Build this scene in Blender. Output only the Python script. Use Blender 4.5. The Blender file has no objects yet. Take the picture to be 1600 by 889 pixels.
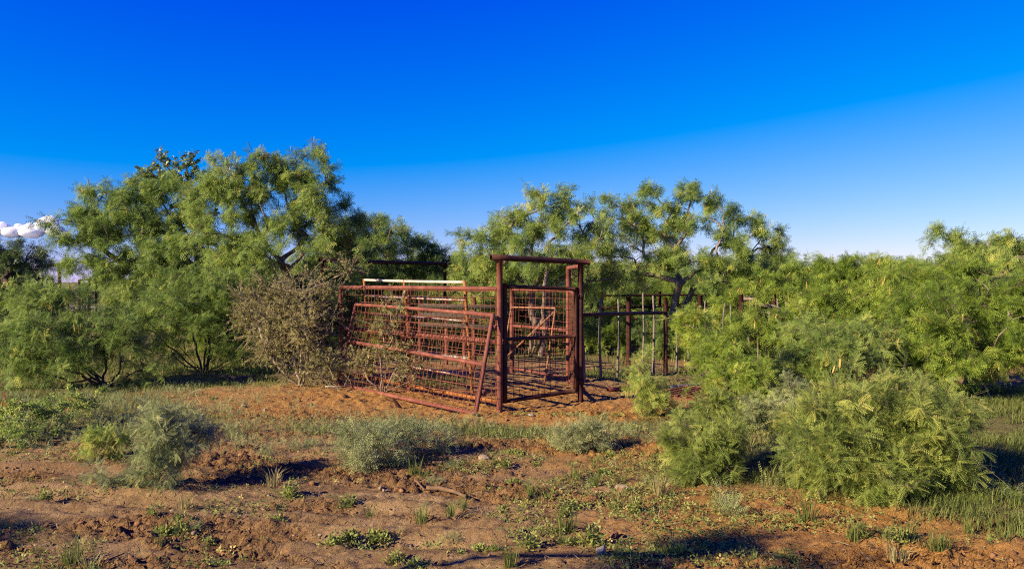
import bpy, math, random, zlib
import numpy as np
from mathutils import Vector

R = math.radians
rng = np.random.default_rng(7)
random.seed(7)
scn = bpy.context.scene
COL = scn.collection

# ------------------------------------------------------------------ camera, sky, sun, exposure
F = 1200.0            # focal length in photo pixels (photo is 1600 wide)
EYE = 1.65            # eye height, metres
HZ = 440.0            # horizon row in the photo
cam_d = bpy.data.cameras.new('camera')
cam = bpy.data.objects.new('camera', cam_d)
COL.objects.link(cam)
cam_d.sensor_width = 36.0
cam_d.lens = 36.0 * F / 1600.0
cam_d.clip_start = 0.05
cam_d.clip_end = 20000.0
cam.location = (0, 0, EYE)
cam.rotation_euler = (R(90) - math.atan((444.5 - HZ) / F), 0, 0)
scn.camera = cam

SUN_EL = R(25.0)
SUN_H = Vector((-0.865, -0.50)).normalized()       # towards the sun, on the ground
sunvec = Vector((SUN_H.x * math.cos(SUN_EL), SUN_H.y * math.cos(SUN_EL), math.sin(SUN_EL)))
world = bpy.data.worlds.new('World')
scn.world = world
world.use_nodes = True
wn = world.node_tree
for n in list(wn.nodes):
    wn.nodes.remove(n)
sky = wn.nodes.new('ShaderNodeTexSky')
sky.sky_type = 'NISHITA'
sky.sun_disc = False
sky.sun_elevation = SUN_EL
sky.sun_rotation = math.atan2(SUN_H.x, SUN_H.y)
sky.altitude = 300
sky.air_density = 1.0
sky.dust_density = 0.0
sky.ozone_density = 5.0
bg = wn.nodes.new('ShaderNodeBackground')
bg.inputs['Strength'].default_value = 0.074
wo = wn.nodes.new('ShaderNodeOutputWorld')
# the photograph's deep polarised blue: each channel of the sky gets its own contrast
sp = wn.nodes.new('ShaderNodeSeparateColor'); cb = wn.nodes.new('ShaderNodeCombineColor')
wn.links.new(sky.outputs[0], sp.inputs[0])
for k, (op, p1, p2) in enumerate((('LIN', 0.974, -1.9 * 0.974), ('LIN', 0.679, -1.1 * 0.679), ('POW', 0.3, 3.146))):
    a_ = wn.nodes.new('ShaderNodeMath'); b_ = wn.nodes.new('ShaderNodeMath'); m_ = wn.nodes.new('ShaderNodeMath')
    a_.operation = 'MULTIPLY' if op == 'LIN' else 'POWER'; a_.inputs[1].default_value = p1
    b_.operation = 'ADD' if op == 'LIN' else 'MULTIPLY'; b_.inputs[1].default_value = p2
    m_.operation = 'MINIMUM'; m_.inputs[1].default_value = 8.0
    x_ = wn.nodes.new('ShaderNodeMath'); x_.operation = 'MAXIMUM'; x_.inputs[1].default_value = 0.0
    wn.links.new(sp.outputs[k], a_.inputs[0]); wn.links.new(a_.outputs[0], b_.inputs[0]); wn.links.new(b_.outputs[0], m_.inputs[0])
    wn.links.new(m_.outputs[0], x_.inputs[0]); wn.links.new(x_.outputs[0], cb.inputs[k])
wn.links.new(cb.outputs[0], bg.inputs['Color'])
wn.links.new(bg.outputs[0], wo.inputs['Surface'])

sd = bpy.data.lights.new('sun', 'SUN')
so = bpy.data.objects.new('sun', sd)
COL.objects.link(so)
sd.energy = 5.0
sd.angle = R(0.5)
sd.color = (1.0, 0.83, 0.58)
so.rotation_euler = sunvec.to_track_quat('Z', 'Y').to_euler()
so.location = (-20, -10, 15)

scn.view_settings.view_transform = 'Standard'
scn.view_settings.look = 'None'
scn.view_settings.gamma = 1.0
scn.view_settings.exposure = 1.28
scn.cycles.use_denoising = False
scn.cycles.filter_width = 1.15
scn.cycles.max_bounces = 6
scn.cycles.transparent_max_bounces = 4
scn.cycles.diffuse_bounces = 3
scn.cycles.glossy_bounces = 2
scn.cycles.transmission_bounces = 3


# ------------------------------------------------------------------ small helpers
def at(u, v, Y):
    """photo pixel and distance -> world point"""
    return np.array([(u - 800.0) / F * Y, Y, EYE - (v - HZ) / F * Y])


def gp(u, v):
    """photo pixel on the level ground -> world x, y"""
    Y = F * EYE / (v - HZ)
    return (u - 800.0) / F * Y, Y


def _hash(ix, iy, seed):
    h = (ix.astype(np.int64) * 374761393 + iy.astype(np.int64) * 668265263 + seed * 1442695041) & 0x7fffffff
    h = ((h ^ (h >> 13)) * 1274126177) & 0x7fffffff
    h = ((h ^ (h >> 16)) * 1103515245 + 12345) & 0x7fffffff
    h = h ^ (h >> 15)
    return (h & 0xffff) / 65535.0


def vnoise(x, y, seed=0):
    x = np.asarray(x, float); y = np.asarray(y, float)
    ix = np.floor(x); iy = np.floor(y)
    fx = x - ix; fy = y - iy
    fx = fx * fx * fx * (fx * (fx * 6 - 15) + 10); fy = fy * fy * fy * (fy * (fy * 6 - 15) + 10)
    a = _hash(ix, iy, seed); b = _hash(ix + 1, iy, seed)
    c = _hash(ix, iy + 1, seed); d = _hash(ix + 1, iy + 1, seed)
    return (a * (1 - fx) + b * fx) * (1 - fy) + (c * (1 - fx) + d * fx) * fy


def fbm(x, y, octv=4, seed=0, gain=0.5):
    s = 0; a = 1; t = 0
    for k in range(octv):
        # turn each octave so that lattice lines do not line up
        c, sn = math.cos(0.6 * k + 0.4), math.sin(0.6 * k + 0.4)
        s = s + a * vnoise((x * c - y * sn) * 2 ** k + 17.3 * k, (x * sn + y * c) * 2 ** k - 9.1 * k, seed + k)
        t += a; a *= gain
    return s / t


def worley(x, y, seed=0):
    """distance to the nearest and second nearest jittered lattice point"""
    x = np.asarray(x, float); y = np.asarray(y, float)
    ix = np.floor(x); iy = np.floor(y)
    d1 = np.full(x.shape, 9.0); d2 = np.full(x.shape, 9.0)
    for dx in (-1, 0, 1):
        for dy in (-1, 0, 1):
            cx = ix + dx; cy = iy + dy
            px = cx + 0.1 + 0.8 * _hash(cx, cy, seed); py = cy + 0.1 + 0.8 * _hash(cx, cy, seed + 77)
            d = np.hypot(px - x, py - y)
            d2 = np.minimum(d2, np.maximum(d1, d)); d1 = np.minimum(d1, d)
    return d1, d2


def sstep(a, b, x):
    t = np.clip((x - a) / (b - a), 0, 1)
    return t * t * (3 - 2 * t)


def blob(x, y, cx, cy, rx, ry):
    return np.exp(-(((x - cx) / rx) ** 2 + ((y - cy) / ry) ** 2))


def gz(x, y):
    """broad lie of the land"""
    x = np.asarray(x, float); y = np.asarray(y, float)
    z = 0.10 * (fbm(x * 0.22, y * 0.22, 3, 3) - 0.5) * sstep(3, 9, y)
    z = z + 0.07 * blob(x, y, -3.2, 11.3, 1.5, 0.8)      # soil pushed up beside the pen
    z = z + 0.05 * blob(x, y, 0.3, 9.2, 1.6, 0.35) - 0.02
    return z


def gz1(x, y):
    return float(gz(np.array([x]), np.array([y]))[0])


def tag(o, label=None, cat=None, group=None, kind=None):
    if label: o['label'] = label
    if cat: o['category'] = cat
    if group: o['group'] = group
    if kind: o['kind'] = kind
    return o


def empty(name, loc, label, cat, group=None):
    o = bpy.data.objects.new(name, None)
    o.empty_display_size = 0.2
    o.location = loc
    COL.objects.link(o)
    return tag(o, label, cat, group)


def mesh_np(name, V, faces, mat, parent=None, smooth=False, attrs=None, kind=None):
    """faces: list of (n, k) int arrays, k corners each"""
    me = bpy.data.meshes.new(name)
    V = np.ascontiguousarray(V, dtype=np.float32)
    faces = [f for f in faces if len(f)]
    nl = sum(f.size for f in faces); nf = sum(len(f) for f in faces)
    me.vertices.add(len(V)); me.loops.add(nl); me.polygons.add(nf)
    me.vertices.foreach_set('co', V.ravel())
    me.loops.foreach_set('vertex_index', np.concatenate([f.ravel() for f in faces]).astype(np.int32))
    sizes = np.concatenate([np.full(len(f), f.shape[1]) for f in faces]).astype(np.int32)
    starts = np.concatenate([[0], np.cumsum(sizes)[:-1]]).astype(np.int32)
    me.polygons.foreach_set('loop_start', starts)
    me.polygons.foreach_set('loop_total', sizes)
    if smooth:
        me.polygons.foreach_set('use_smooth', np.ones(nf, dtype=bool))
    for k, a in (attrs or {}).items():
        at_ = me.attributes.new(k, 'FLOAT', 'POINT')
        at_.data.foreach_set('value', np.ascontiguousarray(a, dtype=np.float32))
    me.materials.append(mat)
    me.update(calc_edges=True)
    me.validate()
    o = bpy.data.objects.new(name, me)
    COL.objects.link(o)
    if parent: o.parent = parent
    if kind: o['kind'] = kind
    return o


class MB:
    """collects shapes into one mesh"""
    def __init__(s):
        s.V = []; s.F = {}; s.n = 0

    def add(s, V, *faces):
        V = np.asarray(V, float)
        for f in faces:
            f = np.asarray(f, int)
            if len(f): s.F.setdefault(f.shape[1], []).append(f + s.n)
        s.V.append(V); s.n += len(V)

    def tube(s, P, r, sides=8, cap=True):
        P = np.asarray(P, float); n = len(P)
        r = np.broadcast_to(np.asarray(r, float), (n,))
        T = np.gradient(P, axis=0); T /= np.linalg.norm(T, axis=1)[:, None] + 1e-12
        ref = np.array([0, 0, 1.0]) if abs(T[:, 2]).mean() < 0.8 else np.array([1.0, 0, 0])
        A = np.cross(T, ref); A /= np.linalg.norm(A, axis=1)[:, None] + 1e-12
        B = np.cross(T, A)
        th = np.arange(sides) * 2 * math.pi / sides
        V = P[:, None] + r[:, None, None] * (np.cos(th)[None, :, None] * A[:, None] + np.sin(th)[None, :, None] * B[:, None])
        i = np.arange(n - 1)[:, None] * sides; j = np.arange(sides)[None]
        k = (j + 1) % sides
        q = np.stack([i + j, i + sides + j, i + sides + k, i + k], -1).reshape(-1, 4)
        s.add(V.reshape(-1, 3), q)
        if cap and sides >= 3:
            b = s.n - n * sides
            s.F.setdefault(sides, []).append(np.array([np.arange(sides) + b]))
            s.F.setdefault(sides, []).append(np.array([(np.arange(sides) + b + (n - 1) * sides)[::-1]]))

    def pipe(s, a, b, r, wall=0.006, sides=14, bend=0.0, segs=6):
        """hollow steel pipe with open ends"""
        a = np.asarray(a, float); b = np.asarray(b, float)
        t = np.linspace(0, 1, segs + 1)[:, None]
        P = a + (b - a) * t
        P[:, 2] += bend * np.sin(t[:, 0] * math.pi)
        P[:, 0] += 0.5 * bend * np.sin(t[:, 0] * 2.2 * math.pi)
        v0 = s.n
        s.tube(P, r, sides, False)
        v1 = s.n
        s.tube(P, r - wall, sides, False)
        j = np.arange(sides); k = (j + 1) % sides
        for off in (0, segs * sides):
            q = np.stack([v0 + off + j, v0 + off + k, v1 + off + k, v1 + off + j], -1)
            s.F.setdefault(4, []).append(q)

    def box(s, c, d, rot=None, jit=0.0):
        c = np.asarray(c, float); d = np.asarray(d, float) / 2
        V = np.array([[x, y, z] for x in (-1, 1) for y in (-1, 1) for z in (-1, 1)], float) * d
        if jit: V += rng.uniform(-jit, jit, V.shape)
        if rot is not None: V = V @ np.asarray(rot).T
        f = [[0, 1, 3, 2], [4, 6, 7, 5], [0, 4, 5, 1], [2, 3, 7, 6], [0, 2, 6, 4], [1, 5, 7, 3]]
        s.add(V + c, f)

    def build(s, name, mat, parent=None, smooth=False, kind=None, org=None, attrs=None):
        V = np.concatenate(s.V)
        if org is not None: V = V - np.asarray(org, float)
        return mesh_np(name, V, [np.concatenate(f) for f in s.F.values()], mat, parent, smooth, attrs, kind)


# ------------------------------------------------------------------ materials
def newmat(name):
    m = bpy.data.materials.new(name); m.use_nodes = True
    nt = m.node_tree
    for n in list(nt.nodes): nt.nodes.remove(n)
    return m, nt


def ramp(nt, stops, interp='LINEAR'):
    n = nt.nodes.new('ShaderNodeValToRGB')
    cr = n.color_ramp; cr.interpolation = interp
    while len(cr.elements) < len(stops): cr.elements.new(0.5)
    for e, (p, c) in zip(cr.elements, stops):
        e.position = p; e.color = (*c, 1)
    return n


def surf(name, stops, scale=8.0, detail=6, rough=0.85, bump=0.3, bscale=40.0, bdist=0.01, spec=0.25, stretch=(1, 1, 1), distort=0.0, metal=0.0):
    m, nt = newmat(name)
    tc = nt.nodes.new('ShaderNodeTexCoord')
    mp = nt.nodes.new('ShaderNodeMapping'); mp.inputs['Scale'].default_value = stretch
    nz = nt.nodes.new('ShaderNodeTexNoise'); nz.inputs['Scale'].default_value = scale
    nz.inputs['Detail'].default_value = detail; nz.inputs['Roughness'].default_value = 0.65
    nz.inputs['Distortion'].default_value = distort
    rp = ramp(nt, stops)
    n2 = nt.nodes.new('ShaderNodeTexNoise'); n2.inputs['Scale'].default_value = bscale; n2.inputs['Detail'].default_value = 5
    bp = nt.nodes.new('ShaderNodeBump'); bp.inputs['Strength'].default_value = bump; bp.inputs['Distance'].default_value = bdist
    pb = nt.nodes.new('ShaderNodeBsdfPrincipled')
    pb.inputs['Roughness'].default_value = rough
    pb.inputs['Specular IOR Level'].default_value = spec
    pb.inputs['Metallic'].default_value = metal
    out = nt.nodes.new('ShaderNodeOutputMaterial')
    L = nt.links.new
    L(tc.outputs['Object'], mp.inputs[0]); L(mp.outputs[0], nz.inputs['Vector']); L(mp.outputs[0], n2.inputs['Vector'])
    L(nz.outputs[0], rp.inputs[0]); L(rp.outputs[0], pb.inputs['Base Color'])
    L(n2.outputs[0], bp.inputs['Height']); L(bp.outputs[0], pb.inputs['Normal'])
    L(pb.outputs[0], out.inputs[0])
    return m


def leafmat(name, stops, trans=0.35, rough=0.55, spec=0.2):
    m, nt = newmat(name)
    at_ = nt.nodes.new('ShaderNodeAttribute'); at_.attribute_name = 'tint'
    rp = ramp(nt, stops)
    pb = nt.nodes.new('ShaderNodeBsdfPrincipled')
    pb.inputs['Roughness'].default_value = rough; pb.inputs['Specular IOR Level'].default_value = spec
    tr = nt.nodes.new('ShaderNodeBsdfTranslucent')
    mx = nt.nodes.new('ShaderNodeMixShader'); mx.inputs[0].default_value = trans
    out = nt.nodes.new('ShaderNodeOutputMaterial')
    L = nt.links.new
    L(at_.outputs['Fac'], rp.inputs[0]); L(rp.outputs[0], pb.inputs['Base Color']); L(rp.outputs[0], tr.inputs['Color'])
    L(pb.outputs[0], mx.inputs[1]); L(tr.outputs[0], mx.inputs[2]); L(mx.outputs[0], out.inputs[0])
    return m


M = {}
M['rust'] = surf('rusty_steel', [(0.25, (0.05664, 0.01742, 0.013)), (0.48, (0.1416, 0.04257, 0.0286)), (0.62, (0.2077, 0.07257, 0.0468)), (0.78, (0.2832, 0.1113, 0.0585))], 4.2, 10, 0.8, 0.35, 90, 0.004, distort=0.6)
M['dark_and_shaded_rust'] = surf('dark_and_shaded_rusty_steel', [(0.3, (0.01912, 0.006732, 0.00576)), (0.5, (0.04462, 0.01346, 0.00936)), (0.72, (0.08288, 0.0257, 0.0144))], 9, 8, 0.75, 0.35, 90, 0.004, distort=0.6)  # dark rust; also carries the painted shade of gate, hinge post and rear beam
M['wire'] = surf('rusty_wire', [(0.3, (0.0805, 0.0253, 0.015)), (0.6, (0.207, 0.069, 0.0375))], 14, 4, 0.8, 0.1, 100, 0.002)
M['orange_rust'] = surf('bright_orange_rust', [(0.3, (0.1373, 0.04144, 0.01134)), (0.5, (0.2496, 0.09176, 0.02205)), (0.68, (0.2995, 0.1421, 0.0441)), (0.8, (0.312, 0.2368, 0.1764))], 6, 8, 0.8, 0.3, 90, 0.004)
M['white_paint'] = surf('flaking_white_paint', [(0.28, (0.2167, 0.08568, 0.03485)), (0.38, (0.3974, 0.2856, 0.2091)), (0.46, (0.419, 0.3713, 0.3067)), (0.8, (0.4769, 0.4427, 0.3834))], 9, 8, 0.7, 0.3, 60, 0.003)
M['worn_paint'] = surf('worn_off_white_paint', [(0.36, (0.15, 0.05, 0.022)), (0.47, (0.27, 0.14, 0.08)), (0.54, (0.40, 0.34, 0.28)), (0.8, (0.48, 0.44, 0.38))], 8, 8, 0.75, 0.3, 60, 0.003)
M['pale_rust'] = surf('pale_pink_rust', [(0.3, (0.135, 0.0408, 0.0186)), (0.5, (0.225, 0.0986, 0.0496)), (0.7, (0.285, 0.1564, 0.093))], 10, 7, 0.85, 0.3, 60, 0.003)
M['galv'] = surf('dull_zinc', [(0.3, (0.14, 0.15, 0.15)), (0.7, (0.225, 0.235, 0.235))], 12, 5, 0.5, 0.15, 60, 0.002, spec=0.5)
M['shaded_grey_wood'] = surf('weathered_wood_in_shade', [(0.25, (0.07, 0.055, 0.042)), (0.5, (0.16, 0.13, 0.105)), (0.75, (0.25, 0.21, 0.17))], 14, 7, 0.9, 0.6, 60, 0.008, stretch=(3, 3, 0.35))  # weathered wood, darkened in place of tree shade on the pickets
M['old_plank'] = surf('old_dark_plank', [(0.25, (0.021, 0.01632, 0.0117)), (0.5, (0.0504, 0.0408, 0.03315)), (0.75, (0.084, 0.0714, 0.0585))], 14, 7, 0.9, 0.6, 60, 0.008, stretch=(.5, .5, 3))
M['bark'] = surf('grey_brown_bark', [(0.3, (0.075, 0.05, 0.04)), (0.5, (0.17, 0.125, 0.10)), (0.72, (0.30, 0.235, 0.195))], 16, 6, 0.92, 0.7, 60, 0.01, stretch=(1, 1, 0.4))
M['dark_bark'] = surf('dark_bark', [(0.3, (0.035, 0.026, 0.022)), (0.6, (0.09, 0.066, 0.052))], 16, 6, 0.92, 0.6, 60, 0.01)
M['grey_twig'] = surf('grey_thorn_twig', [(0.3, (0.1344, 0.096, 0.0644)), (0.7, (0.3456, 0.264, 0.184))], 12, 5, 0.9, 0.3, 60, 0.004)
M['dead_wood'] = surf('bleached_dead_wood', [(0.3, (0.08704, 0.04861, 0.024)), (0.7, (0.1741, 0.1074, 0.0576))], 14, 6, 0.9, 0.6, 60, 0.006, stretch=(0.4, 2, 2))
M['stone'] = surf('buff_stone', [(0.3, (0.15, 0.10, 0.06)), (0.55, (0.26, 0.185, 0.115)), (0.75, (0.35, 0.26, 0.17))], 22, 7, 0.9, 0.6, 60, 0.01)
M['pale_stone'] = surf('pale_limestone', [(0.3, (0.22, 0.17, 0.115)), (0.7, (0.40, 0.33, 0.24))], 24, 7, 0.9, 0.6, 60, 0.01)
M['clod'] = surf('dry_soil_clod', [(0.3, (0.08797, 0.0391, 0.01553)), (0.55, (0.1955, 0.09579, 0.0414)), (0.75, (0.3128, 0.1662, 0.07452))], 6, 6, 0.95, 0.8, 80, 0.01)
M['leaf'] = leafmat('feathery_green_leaf', [(0.0, (0.07529, 0.1375, 0.03206)), (0.4, (0.1957, 0.289, 0.0612)), (0.75, (0.3388, 0.4218, 0.09034)), (1.0, (0.6023, 0.5623, 0.1312))], 0.5)
M['leaf_yellow'] = leafmat('yellow_green_leaf', [(0.0, (0.09871, 0.161, 0.02272)), (0.4, (0.2194, 0.3162, 0.04258)), (0.75, (0.3566, 0.4312, 0.05962)), (1.0, (0.5761, 0.5319, 0.09935))], 0.5)
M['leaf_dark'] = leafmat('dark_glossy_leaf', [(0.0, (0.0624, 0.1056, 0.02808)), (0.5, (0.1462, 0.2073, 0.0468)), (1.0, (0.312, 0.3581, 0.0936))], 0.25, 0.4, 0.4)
M['leaf_silver'] = leafmat('silvery_green_leaf', [(0.0, (0.1234, 0.1615, 0.063)), (0.45, (0.2614, 0.3019, 0.1197)), (0.8, (0.392, 0.4072, 0.1764)), (1.0, (0.5518, 0.5054, 0.2394))], 0.4, 0.7)
M['leaf_grey'] = leafmat('dull_olive_leaf', [(0.0, (0.1021, 0.1084, 0.02994)), (0.5, (0.2479, 0.2386, 0.07484)), (1.0, (0.4811, 0.3978, 0.1621))], 0.4, 0.7)
M['leaf_pale'] = leafmat('pale_feathery_leaf', [(0.0, (0.09746, 0.1378, 0.02982)), (0.4, (0.2339, 0.2963, 0.06424)), (0.75, (0.3639, 0.4135, 0.08948)), (1.0, (0.5458, 0.5099, 0.1262))], 0.5)
M['weed'] = leafmat('olive_weed_leaf', [(0.0, (0.08625, 0.1193, 0.0286)), (0.45, (0.1984, 0.2386, 0.0572)), (0.8, (0.345, 0.3419, 0.09295)), (1.0, (0.5865, 0.4453, 0.1573))], 0.35, 0.6)
M['grass'] = leafmat('mixed_grass_blade', [(0.0, (0.075, 0.115, 0.022)), (0.45, (0.165, 0.205, 0.045)), (0.75, (0.27, 0.26, 0.08)), (1.0, (0.50, 0.39, 0.18))], 0.42, 0.6)
M['pod'] = leafmat('straw_yellow_pod', [(0.0, (0.30, 0.20, 0.05)), (0.6, (0.48, 0.36, 0.09)), (1.0, (0.55, 0.30, 0.09))], 0.25, 0.6)
M['red_pod'] = leafmat('russet_dead_leaf', [(0.0, (0.30, 0.06, 0.025)), (1.0, (0.45, 0.12, 0.04))], 0.25, 0.6)


def soil_material():
    m, nt = newmat('cracked_clay_soil')
    N = nt.nodes.new; L = nt.links.new

    def attr(k):
        n = N('ShaderNodeAttribute'); n.attribute_name = k; return n.outputs['Fac']

    def noise(scale, detail=6, rough=0.6, st=(1, 1, 1)):
        mp = N('ShaderNodeMapping'); mp.inputs['Scale'].default_value = st
        L(tc.outputs['Object'], mp.inputs[0])
        n = N('ShaderNodeTexNoise'); n.inputs['Scale'].default_value = scale; n.inputs['Detail'].default_value = detail
        n.inputs['Roughness'].default_value = rough
        L(mp.outputs[0], n.inputs['Vector']); return n.outputs[0]

    def mix(f, a, b):
        n = N('ShaderNodeMix'); n.data_type = 'RGBA'
        if isinstance(f, float): n.inputs[0].default_value = f
        else: L(f, n.inputs[0])
        for v, s in ((a, n.inputs[6]), (b, n.inputs[7])):
            if isinstance(v, tuple): s.default_value = (*v, 1)
            else: L(v, s)
        return n.outputs[2]

    def math_(op, a, b=None):
        n = N('ShaderNodeMath'); n.operation = op
        for v, s in ((a, n.inputs[0]), (b, n.inputs[1])):
            if v is None: continue
            if isinstance(v, (int, float)): s.default_value = v
            else: L(v, s)
        n.use_clamp = op in ('MULTIPLY', 'ADD')
        return n.outputs[0]
    tc = N('ShaderNodeTexCoord')
    fine = ramp(nt, [(0.30, (0.19, 0.118, 0.050)), (0.5, (0.325, 0.208, 0.096)), (0.72, (0.45, 0.31, 0.155))]); L(noise(5.5, 9, 0.7, (1, 1.6, 1)), fine.inputs[0])
    clod = ramp(nt, [(0.3, (0.12, 0.062, 0.025)), (0.5, (0.235, 0.132, 0.055)), (0.75, (0.36, 0.215, 0.096))]); L(noise(9, 9, 0.72), clod.inputs[0])
    ora = ramp(nt, [(0.28, (0.24, 0.105, 0.026)), (0.5, (0.40, 0.195, 0.048)), (0.75, (0.52, 0.285, 0.085))]); L(noise(7, 9, 0.7), ora.inputs[0])
    grn = ramp(nt, [(0.28, (0.085, 0.065, 0.022)), (0.5, (0.16, 0.140, 0.045)), (0.72, (0.20, 0.20, 0.065))]); L(noise(6, 8, 0.7), grn.inputs[0])
    dk = ramp(nt, [(0.42, (0, 0, 0)), (0.62, (1, 1, 1))]); L(noise(0.9, 6, 0.62, (1, 2.2, 1)), dk.inputs[0])
    c = mix(math_('MULTIPLY', dk.outputs[0], 0.62), fine.outputs[0], (0.165, 0.095, 0.044))
    c = mix(attr('rough'), c, clod.outputs[0])
    c = mix(math_('MULTIPLY', attr('orange'), 0.82), c, ora.outputs[0])
    c = mix(attr('green'), c, grn.outputs[0])
    c = mix(attr('pale'), c, (0.47, 0.33, 0.25))
    # grit speckle
    gr = ramp(nt, [(0.66, (0, 0, 0)), (0.72, (1, 1, 1))]); L(noise(75, 3, 0.6), gr.inputs[0])
    c = mix(math_('MULTIPLY', gr.outputs[0], 0.45), c, (0.48, 0.35, 0.21))
    g2 = ramp(nt, [(0.30, (1, 1, 1)), (0.37, (0, 0, 0))]); L(noise(48, 4, 0.65, (1, 1.6, 1)), g2.inputs[0])
    c = mix(math_('MULTIPLY', g2.outputs[0], 0.55), c, (0.085, 0.045, 0.02))
    pb = N('ShaderNodeBsdfPrincipled'); pb.inputs['Roughness'].default_value = 0.95; pb.inputs['Specular IOR Level'].default_value = 0.12
    L(c, pb.inputs['Base Color'])
    b1 = N('ShaderNodeBump'); b1.inputs['Strength'].default_value = 1.0; b1.inputs['Distance'].default_value = 0.05
    L(noise(24, 10, 0.74, (1, 1.5, 1)), b1.inputs['Height'])
    vo = N('ShaderNodeTexVoronoi'); vo.feature = 'DISTANCE_TO_EDGE'; vo.inputs['Scale'].default_value = 11
    wv = N('ShaderNodeVectorMath'); wv.operation = 'ADD'
    nv = N('ShaderNodeTexNoise'); nv.inputs['Scale'].default_value = 9; nv.inputs['Detail'].default_value = 4
    sc = N('ShaderNodeVectorMath'); sc.operation = 'SCALE'; sc.inputs['Scale'].default_value = 0.22
    L(tc.outputs['Object'], nv.inputs['Vector']); L(nv.outputs['Color'], sc.inputs[0])
    L(tc.outputs['Object'], wv.inputs[0]); L(sc.outputs[0], wv.inputs[1]); L(wv.outputs[0], vo.inputs['Vector'])
    cr = ramp(nt, [(0.0, (0, 0, 0)), (0.05, (1, 1, 1))]); L(vo.outputs['Distance'], cr.inputs[0])
    b2 = N('ShaderNodeBump'); b2.inputs['Strength'].default_value = 0.55; b2.inputs['Distance'].default_value = 0.015
    L(cr.outputs[0], b2.inputs['Height']); L(b1.outputs[0], b2.inputs['Normal'])
    v2 = N('ShaderNodeTexVoronoi'); v2.inputs['Scale'].default_value = 34; v2.inputs['Randomness'].default_value = 1.0
    L(wv.outputs[0], v2.inputs['Vector'])
    b3 = N('ShaderNodeBump'); b3.invert = True; b3.inputs['Distance'].default_value = 0.022
    L(math_('ADD', math_('MULTIPLY', attr('rough'), 0.55), 0.42), b3.inputs['Strength'])
    L(v2.outputs['Distance'], b3.inputs['Height']); L(b2.outputs[0], b3.inputs['Normal'])
    L(b3.outputs[0], pb.inputs['Normal'])
    out = N('ShaderNodeOutputMaterial'); L(pb.outputs[0], out.inputs[0])
    return m


M['soil'] = soil_material()


# ------------------------------------------------------------------ where the grass and the bare soil lie (world metres)
def green_mask(x, y):
    g = 0.0
    g = g + 1.0 * blob(x, y, -7.6, 11.2, 2.6, 1.8) + 0.8 * blob(x, y, -5.0, 8.6, 1.6, 0.9)      # weeds to the far side
    g = g + 0.9 * blob(x, y, -1.5, 8.6, 1.5, 0.45) + 0.9 * blob(x, y, 1.2, 8.4, 1.2, 0.45)      # bands in front of the pen
    g = g + 1.6 * blob(x, y, 4.7, 7.0, 1.7, 2.4) + 0.9 * blob(x, y, 2.5, 6.7, 1.5, 0.75)
    g = g + 0.8 * blob(x, y, 5.5, 11.0, 3.0, 2.0) + 0.5 * blob(x, y, 2.4, 8.6, 0.8, 1.0)
    g = g + sstep(14.0, 17.5, y) * 0.8 + 1.2 * blob(x, y, -7.5, 14.0, 4.0, 2.2) + .5 * blob(x, y, -5.5, 9.5, 2.6, 1.0)
    g = g + .7 * blob(x, y, 2.3, 13.6, 1.6, 1.4) + .75 * blob(x, y, -1.2, 12.6, 1.0, 1.0)
    n = fbm(x * 1.1, y * 1.5, 4, 21)
    return np.clip(sstep(0.25, 0.75, g * (0.35 + 1.3 * n)), 0, 1)


def rough_mask(x, y):
    a = x * 0.97 - y * 0.22; b = x * 0.22 + y * 0.97
    n = fbm(a * 0.55, b * 1.9, 4, 5)
    return sstep(0.47, 0.60, n) * (1 - sstep(9, 11, y))


def orange_mask(x, y):
    o = blob(x, y, -2.6, 10.6, 2.2, 1.3) + blob(x, y, 0.4, 10.2, 1.8, 1.5) + 1.5 * blob(x, y, 2.6, 5.2, 1.9, 1.0) + 0.7 * blob(x, y, 1.7, 7.2, 1.0, 1.0)
    o = o + 0.25 * sstep(5.5, 8, y)
    return np.clip(o * (0.5 + fbm(x * 0.9, y * 0.9, 3, 31)), 0, 1)


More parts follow.
